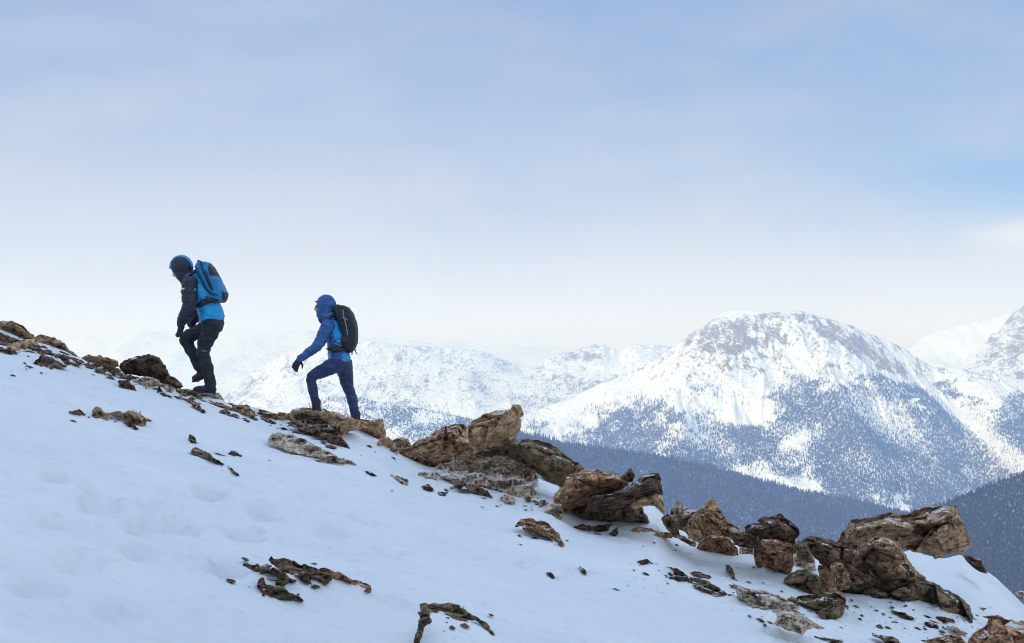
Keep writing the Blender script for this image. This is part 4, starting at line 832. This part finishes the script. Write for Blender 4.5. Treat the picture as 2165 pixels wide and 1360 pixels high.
# jacket
bm = bmesh.new()
chain(bm, [(fa.p(407, 594), .095), (fa.p(420, 603), .135), (fa.p(431, 620), .148), (fa.p(437, 636), .142), (fa.p(441, 650), .140), (fa.p(445, 663), .146), (fa.p(447, 668), .148)], 1.32)
for a, s in ((LA, -1), (RA, 1)):
    sh, el, wr = (Vector(a[k]) for k in ('sh', 'el', 'wr'))
    chain(bm, [(sh, .094), (sh.lerp(el, .33), .100), (sh.lerp(el, .40), .091), (sh.lerp(el, .6), .095), (sh.lerp(el, .7), .085), (el, .086), (el.lerp(wr, .3), .078), (el.lerp(wr, .4), .073), (el.lerp(wr, .7), .066), (wr+(wr-el)*.02, .048)])
mj = remeshed(bm, .011, 5); wrinkle(mj, .017, .09, 3, 2.2)
ja = put(mj, 'jacket', A, [CYAN, NAVY])
def sleeve_a(c, n, side=None):
    best = 9
    for a in (LA, RA):
        sh, el, wr = (Vector(a[k]) for k in ('sh', 'el', 'wr'))
        for p, q, r in ((sh, el, .105), (el, wr, .09)):
            t = max(0, min(1, (c-p).dot(q-p)/(q-p).length_squared)); best = min(best, (c-p.lerp(q, t)).length/r)
    return best < 1
xs_front = fa.p(419, 0)[0]
region(mj, lambda c, n: sleeve_a(c, n) and abs(c.y) > .11 or (c.x < fa.p(410, 0)[0] and c.z > fa.p(0, 625)[2]), 1)
# hem edge and cut off below the hem line
# trousers
bm = bmesh.new()
chain(bm, [(fa.p(450, 672), .128), (fa.p(451, 686), .125)], 1.25)
chain(bm, [(fa.p(450, 688, -.09), .120), (fa.p(447, 704, -.10), .104), (fa.p(439, 722, -.10), .094), (fa.p(432, 744, -.10), .077), (fa.p(434, 752, -.10), .071), (fa.p(441, 772, -.10), .073), (fa.p(446, 796, -.10), .066), (fa.p(449, 812, -.09), .066), (fa.p(449, 820, -.09), .066)])
chain(bm, [(fa.p(446, 686, .09), .118), (fa.p(418, 702, .09), .093), (fa.p(390, 713, .10), .080), (fa.p(389, 721, .10), .076), (fa.p(405, 750, .10), .066), (fa.p(416, 774, .10), .060), (fa.p(424, 791, .10), .055)])
mt = remeshed(bm, .012, 4); wrinkle(mt, .013, .10, 5, 1.6); put(mt, 'trousers', A, [TROU_A])
join_tubes('knee_zip', [([fa.p(434, 742, -.195), fa.p(439, 741, -.19), fa.p(443, 743, -.18)], .006)], GREYM, A)
boot(fa, (449, 815), (459, 832.5), (409, 829), 'boot', A, y=-.09); boot(fa, (425, 791), (433, 800), (403, 811), 'boot', A, y=.10)
for a, s in ((LA, 1), (RA, -1)):
    bm = bmesh.new(); hand(bm, a['wr'], (-.10, 0, -1), s, (-.8, .5*s, 0), .35, 1.10); wr = Vector(a['wr']); chain(bm, [(wr+Vector((.012, 0, .045)), .043), (wr, .035)])
    put(remeshed(bm, .006, 2), 'glove', A, [NAVY])
# hood
ho_, c_, R_, inv_ = hood(fa, 382, 568, R(34), .132, .138, .115, -.035, (-.01, .095), [CYAN, NAVY], 'hood', A, fa.p(403, 590))
region(ho_.data, lambda c, n: (lambda l: ((l.x-.024)/.120)**2+((l.z-.005)/.130)**2 < 1 or l.z < -.07)(inv_ @ (c-c_)), 1)
bm = bmesh.new()                                    # dark buff over mouth and neck
chain(bm, [(tuple(c_+R_ @ Vector((-.030, 0, -.105))), .052), (fa.p(393, 591), .080)], 1.1)
put(remeshed(bm, .010, 4), 'neck_gaiter', A, [BLACK])
tube('hood_trim', [tuple(c_+R_ @ Vector(v)) for v in ((.118, .05, .04), (.085, .0, .125), (.0, 0, .15), (-.07, 0, .125), (-.11, 0, .07))], .011, CYAN, ho_)
put_logo = lambda f, x, y, dy, par, nm='logo': join_tubes(nm, [([f.p(x-3, y-1, dy), f.p(x, y+1, dy-.002), f.p(x+3, y-2, dy)], .007), ([f.p(x-1, y+2, dy), f.p(x+1, y+4, dy)], .005)], WHITE, par)
put_logo(fa, 399, 613, -.285, ja)
join_tubes('piping', [([fa.p(397, 588, -.19), fa.p(402, 583, -.17), fa.p(406, 580, -.14)], .006)], CYAN, ja)

def backpack(f, name, label, poly, w, mat, dark, parts, group=None):
    root = bpy.data.objects.new(name, None); C.objects.link(root); root.location = f.org; root.empty_display_size = .2
    tag(root, label, 'backpack', group)
    P = [(f.p(a, b)[0], f.p(a, b)[2]) for a, b in poly]
    bm = bmesh.new(); prism(bm, P, [(-w, .62), (-w*.93, .82), (-w*.75, .95), (-w*.4, 1.0), (0, 1.02), (w*.4, 1.0), (w*.75, .95), (w*.93, .82), (w, .62)])
    me = remeshed(bm, .012, 5); wrinkle(me, .009, .07, 17, 1.5); b = put(me, 'pack_body', root, [mat, dark])
    return root, b
# pack of the first hiker
pa, pab = backpack(fa, 'backpack', 'bright blue hiking backpack with black straps on the higher hiker\'s back',
    [(419, 562), (423, 558), (434, 556), (444, 557), (453, 568), (462, 584), (472, 604), (480, 622), (480, 630), (473, 640), (463, 640), (450, 634), (440, 622), (430, 596), (422, 574)], .16, PACKC, PACKB, None)
region(pab.data, lambda c, n: c.x > fa.p(445, 0)[0] and c.z > fa.p(0, 585)[2] and (c.x-fa.p(441, 0)[0]) > (fa.p(0, 560)[2]-c.z)*.35 and n.x > .0 or (c.x > fa.p(474, 0)[0] and c.z < fa.p(0, 618)[2]), 1)
bm = bmesh.new(); P = [(fa.p(a, b)[0], fa.p(a, b)[2]) for a, b in [(414, 566), (419, 556), (428, 553), (440, 554), (447, 561), (443, 568), (430, 570), (420, 574)]]
prism(bm, P, [(-.15, .7), (-.13, .92), (0, 1.03), (.13, .92), (.15, .7)]); me = remeshed(bm, .010, 5); put(me, 'pack_lid', pa, [PACKC])
join_tubes('lid_strap', [([fa.p(430, 553, -.155), fa.p(434, 572, -.175), fa.p(442, 590, -.172), fa.p(452, 612, -.172)], .009), ([fa.p(440, 572, -.168), fa.p(446, 590, -.178), fa.p(456, 614, -.170)], .007)], BLACK, pa)
join_tubes('compression_strap', [([fa.p(421, 574, -.165), fa.p(430, 590, -.178), fa.p(440, 608, -.180), fa.p(447, 618, -.176)], .010), ([fa.p(447, 618, -.176), fa.p(462, 626, -.165), fa.p(474, 624, -.12), fa.p(481, 622, 0), fa.p(474, 624, .12)], .008)], BLACK, pa)
join_tubes('grab_loop', [([fa.p(421, 560, -.03), fa.p(418, 552, -.01), fa.p(421, 551, .01), fa.p(424, 558, .03)], .011)], BLACK, pa)
for s in (-1, 1):
    join_tubes('shoulder_strap', [([fa.p(420, 572, s*.10), fa.p(412, 577, s*.12), fa.p(401, 588, s*.125), fa.p(400, 604, s*.12), fa.p(408, 622, s*.14), fa.p(424, 634, s*.16)], .020)], BLACK, pa)
bm = bmesh.new()
for s in (-1, 1): chain(bm, [(fa.p(462, 634, s*.12), .035), (fa.p(448, 636, s*.185), .042), (fa.p(436, 641, s*.19), .040), (fa.p(424, 647, s*.17), .022), (fa.p(417, 649, s*.10), .012), (fa.p(416, 649, 0), .012)])
put(remeshed(bm, .009, 4), 'hip_belt', pa, [PACKB])
join_tubes('belt_strap', [([fa.p(422, 632, -.165), fa.p(438, 627, -.185), fa.p(455, 628, -.185), fa.p(466, 632, -.15)], .008)], PACKC, pa)
pa['group'] = 'hiking backpacks worn on the crest'

# ---------------- second hiker (lower, royal blue, black pack)
fb = Fig(700, 884, 17.6)
bm = bmesh.new()
hc, hR = head(bm, fb, 684, 649, R(4))
chain(bm, [(fb.p(688, 662), .056), (fb.p(697, 676), .06)])
chain(bm, [(fb.p(699, 682), .08), (fb.p(708, 700), .105), (fb.p(714, 722), .10), (fb.p(717, 742), .10), (fb.p(720, 760), .112)], 1.3)
LB = dict(sh=fb.p(697, 690, -.17), el=fb.p(676, 733, -.23), wr=fb.p(639, 758, -.20)); RB = dict(sh=fb.p(702, 690, .17), el=fb.p(716, 726, .20), wr=fb.p(708, 752, .17))
for a in (LB, RB): chain(bm, [(a['sh'], .055), (a['el'], .040), (a['wr'], .028)])
RG_B = [(fb.p(716, 768, -.08), .098), (fb.p(690, 780, -.09), .068), (fb.p(663, 797, -.09), .040), (fb.p(665, 820, -.09), .042), (fb.p(670, 856, -.09), .038)]
LG_B = [(fb.p(724, 768, .08), .10), (fb.p(729, 796, .09), .080), (fb.p(735, 822, .10), .058), (fb.p(742, 845, .10), .055), (fb.p(749, 880, .10), .038)]
chain(bm, RG_B); chain(bm, LG_B)
chain(bm, [(fb.p(671, 862, -.09), .04), (fb.p(655, 874, -.09), .03)]); chain(bm, [(fb.p(750, 886, .10), .038), (fb.p(738, 897, .10), .03)])
hand(bm, LB['wr'], (-.5, 0, -.86), 1, (.3, .95, 0), .45); hand(bm, RB['wr'], (-.3, 0, -.9), -1, (.5, -.8, 0), .45)
mb = remeshed(bm, .010, 3); B = put(mb, 'person', None, [SKIN]); B.location = fb.org
tag(B, 'person in royal blue jacket reaching one gloved hand forward, lower on the crest', 'person', 'hikers climbing the crest')
bm = bmesh.new()
chain(bm, [(fb.p(700, 683), .088), (fb.p(706, 694), .118), (fb.p(711, 710), .132), (fb.p(712, 724), .124), (fb.p(714, 738), .122), (fb.p(716, 750), .132), (fb.p(717, 756), .136)], 1.28)
for a in (LB, RB):
    sh, el, wr = (Vector(a[k]) for k in ('sh', 'el', 'wr'))
    chain(bm, [(sh, .080), (sh.lerp(el, .35), .080), (sh.lerp(el, .7), .070), (el, .066), (el.lerp(wr, .4), .056), (el.lerp(wr, .8), .046), (wr+(wr-el)*.01, .040)])
mj = remeshed(bm, .011, 5); wrinkle(mj, .013, .08, 9, 1.8)
jb = put(mj, 'jacket', B, [ROYAL, CYAN])
gx = lambda x: fb.p(x, 0)[0]
gz = lambda y: fb.p(0, y)[2]
def arm_b(c):
    best = 9
    for a in (LB, RB):
        sh, el, wr = (Vector(a[k]) for k in ('sh', 'el', 'wr'))
        for p, q, r in ((sh, el, .092), (el, wr, .09)):
            t = max(0, min(1, (c-p).dot(q-p)/(q-p).length_squared)); best = min(best, (c-p.lerp(q, t)).length/r)
    return best < 1
def cyan_b(c, n):
    if arm_b(c): return False
    x, z = c.x, c.z
    if gz(724) < z < gz(676) and x > gx(700)+(z-gz(710))*-.15: return z > gz(711) or x > gx(710)
    if gz(744) < z < gz(722): return x < gx(696)
    if gz(768) < z < gz(748): return x < gx(704) or x > gx(726)
    return False
region(mj, cyan_b, 1)
bm = bmesh.new()
chain(bm, [(fb.p(719, 762), .120), (fb.p(722, 772), .118)], 1.2)
chain(bm, [(fb.p(716, 770, -.08), .108), (fb.p(700, 776, -.09), .098), (fb.p(682, 785, -.09), .086), (fb.p(662, 795, -.09), .067), (fb.p(659, 802, -.09), .064), (fb.p(663, 820, -.09), .062), (fb.p(667, 838, -.09), .056), (fb.p(670, 856, -.09), .048)])
chain(bm, [(fb.p(725, 772, .08), .112), (fb.p(728, 790, .09), .098), (fb.p(731, 806, .09), .084), (fb.p(735, 822, .10), .070), (fb.p(742, 842, .10), .068), (fb.p(746, 862, .10), .058), (fb.p(749, 882, .10), .050)])
mt = remeshed(bm, .011, 4); wrinkle(mt, .010, .08, 25, 1.4); put(mt, 'trousers', B, [TROU_B])
boot(fb, (671, 858), (683, 878), (640, 884), 'boot', B, y=-.09); boot(fb, (751, 885), (760, 897), (720, 904), 'boot', B, y=.10)
for a, s, d_, n_ in ((LB, 1, (-.5, 0, -.86), (.3, .95, 0)), (RB, -1, (-.3, 0, -.9), (.5, -.8, 0))):
    bm = bmesh.new(); hand(bm, a['wr'], d_, s, n_, .42, 1.14); wr = Vector(a['wr']); e = (Vector(a['el'])-wr).normalized(); chain(bm, [(wr+e*.05, .042), (wr, .034)])
    put(remeshed(bm, .006, 2), 'glove', B, [BLACK])
hb, c_, R_, inv_ = hood(fb, 686, 649, R(4), .122, .132, .110, -.045, (-.015, .085), [ROYAL, NAVY], 'hood', B, fb.p(698, 677))
join_tubes('hood_brim', [([tuple(c_+R_ @ Vector(v)) for v in ((-.070, -.066, .070), (-.100, -.035, .072), (-.108, 0, .074), (-.100, .035, .072), (-.070, .066, .070))], .010)], ROYAL, hb)
bm = bmesh.new(); chain(bm, [(tuple(c_+R_ @ Vector((-.034, 0, -.105))), .050), (fb.p(685, 674), .075), (fb.p(693, 680), .085)], 1.05)
put(remeshed(bm, .010, 4), 'collar', B, [NAVY])
join_tubes('collar_trim', [([tuple(c_+R_ @ Vector((-.085, -.055, -.105))), fb.p(686, 671, -.098), fb.p(697, 667, -.11), fb.p(706, 661, -.10)], .006)], GREYM, B)
join_tubes('sunglasses', [([tuple(c_+R_ @ Vector(v)) for v in ((-.04, -.072, .008), (-.095, -.045, .006), (-.108, 0, .008), (-.095, .045, .006), (-.04, .072, .008))], .012)], BLACK, B)
put_logo(fb, 686, 696, -.235, jb)
pb, pbb = backpack(fb, 'backpack', 'black hiking backpack on the back of the lower hiker in royal blue',
    [(708, 652), (714, 648), (726, 649), (738, 653), (745, 661), (751, 674), (755, 690), (756, 710), (755, 726), (750, 738), (742, 745), (730, 744), (722, 736), (723, 715), (721, 695), (715, 675), (709, 662)], .15, PACKB, GREYM, None, 'hiking backpacks worn on the crest')
bm = bmesh.new(); P = [(fb.p(a, b)[0], fb.p(a, b)[2]) for a, b in [(706, 658), (708, 650), (716, 645), (728, 646), (739, 651), (744, 659), (736, 664), (722, 664), (710, 666)]]
prism(bm, P, [(-.14, .7), (-.12, .92), (0, 1.03), (.12, .92), (.14, .7)]); me = remeshed(bm, .010, 5); put(me, 'pack_lid', pb, [PACKB])
join_tubes('grab_loop', [([fb.p(712, 650, -.03), fb.p(712, 643, 0), fb.p(716, 646, .03)], .010)], BLACK, pb)
join_tubes('compression_strap', [([fb.p(728, 656, -.145), fb.p(730, 672, -.165), fb.p(736, 690, -.168), fb.p(738, 708, -.165)], .007), ([fb.p(727, 672, -.160), fb.p(735, 674, -.160), fb.p(738, 678, -.158)], .006)], GREYM, pb)
join_tubes('side_strap', [([fb.p(722, 730, -.155), fb.p(738, 733, -.155), fb.p(750, 730, -.11)], .008)], BLACK, pb)
join_tubes('side_strap', [([fb.p(718, 690, -.160), fb.p(734, 694, -.168), fb.p(750, 690, -.12)], .007)], BLACK, pb)
join_tubes('loose_strap', [([fb.p(745, 738, -.05), fb.p(746, 745, -.06), fb.p(745, 750, -.05)], .008), ([fb.p(748, 734, -.03), fb.p(753, 742, -.03), fb.p(754, 748, -.03)], .007)], BLACK, pb)
for s in (-1, 1):
    join_tubes('shoulder_strap', [([fb.p(712, 664, s*.09), fb.p(704, 668, s*.11), fb.p(694, 680, s*.115), fb.p(692, 694, s*.11), fb.p(698, 712, s*.13), fb.p(714, 724, s*.145)], .017)], BLACK, pb)
bm = bmesh.new()
for s in (-1, 1): chain(bm, [(fb.p(732, 738, s*.10), .030), (fb.p(720, 738, s*.165), .040), (fb.p(709, 739, s*.172), .040), (fb.p(698, 738, s*.15), .020), (fb.p(693, 737, s*.09), .012), (fb.p(691, 737, 0), .012)])
put(remeshed(bm, .009, 4), 'hip_belt', pb, [PACKB])
join_tubes('belt_webbing', [([fb.p(708, 724, -.150), fb.p(718, 730, -.175), fb.p(726, 732, -.17)], .007)], GREYM, pb)
# ------------------------------------------------------------------ haze: one closed box of even, thin mountain air
hm = bpy.data.materials.new('mountain_air'); hm.use_nodes = True; hn = hm.node_tree; hn.nodes.clear()
ho = hn.nodes.new('ShaderNodeOutputMaterial'); pv = hn.nodes.new('ShaderNodeVolumePrincipled')
pv.inputs['Color'].default_value = (.34, .52, 1, 1); pv.inputs['Absorption Color'].default_value = (1, 1, 1, 1)
pv.inputs['Density'].default_value = 1.5e-4; pv.inputs['Anisotropy'].default_value = 0.0
hn.links.new(pv.outputs[0], ho.inputs['Volume'])
zt = 560.0; zb = -1500.0; L = 43000.0
V = [(x, y, z) for z in (zb, zt) for y in (-L, L) for x in (-L, L)]
o = link_mesh('haze', V, [(0, 2, 3, 1), (4, 5, 7, 6), (0, 1, 5, 4), (2, 6, 7, 3), (0, 4, 6, 2), (1, 3, 7, 5)], hm, smooth=False)
tag(o, 'thin pale blue air veiling the far mountains', 'haze', kind='stuff')
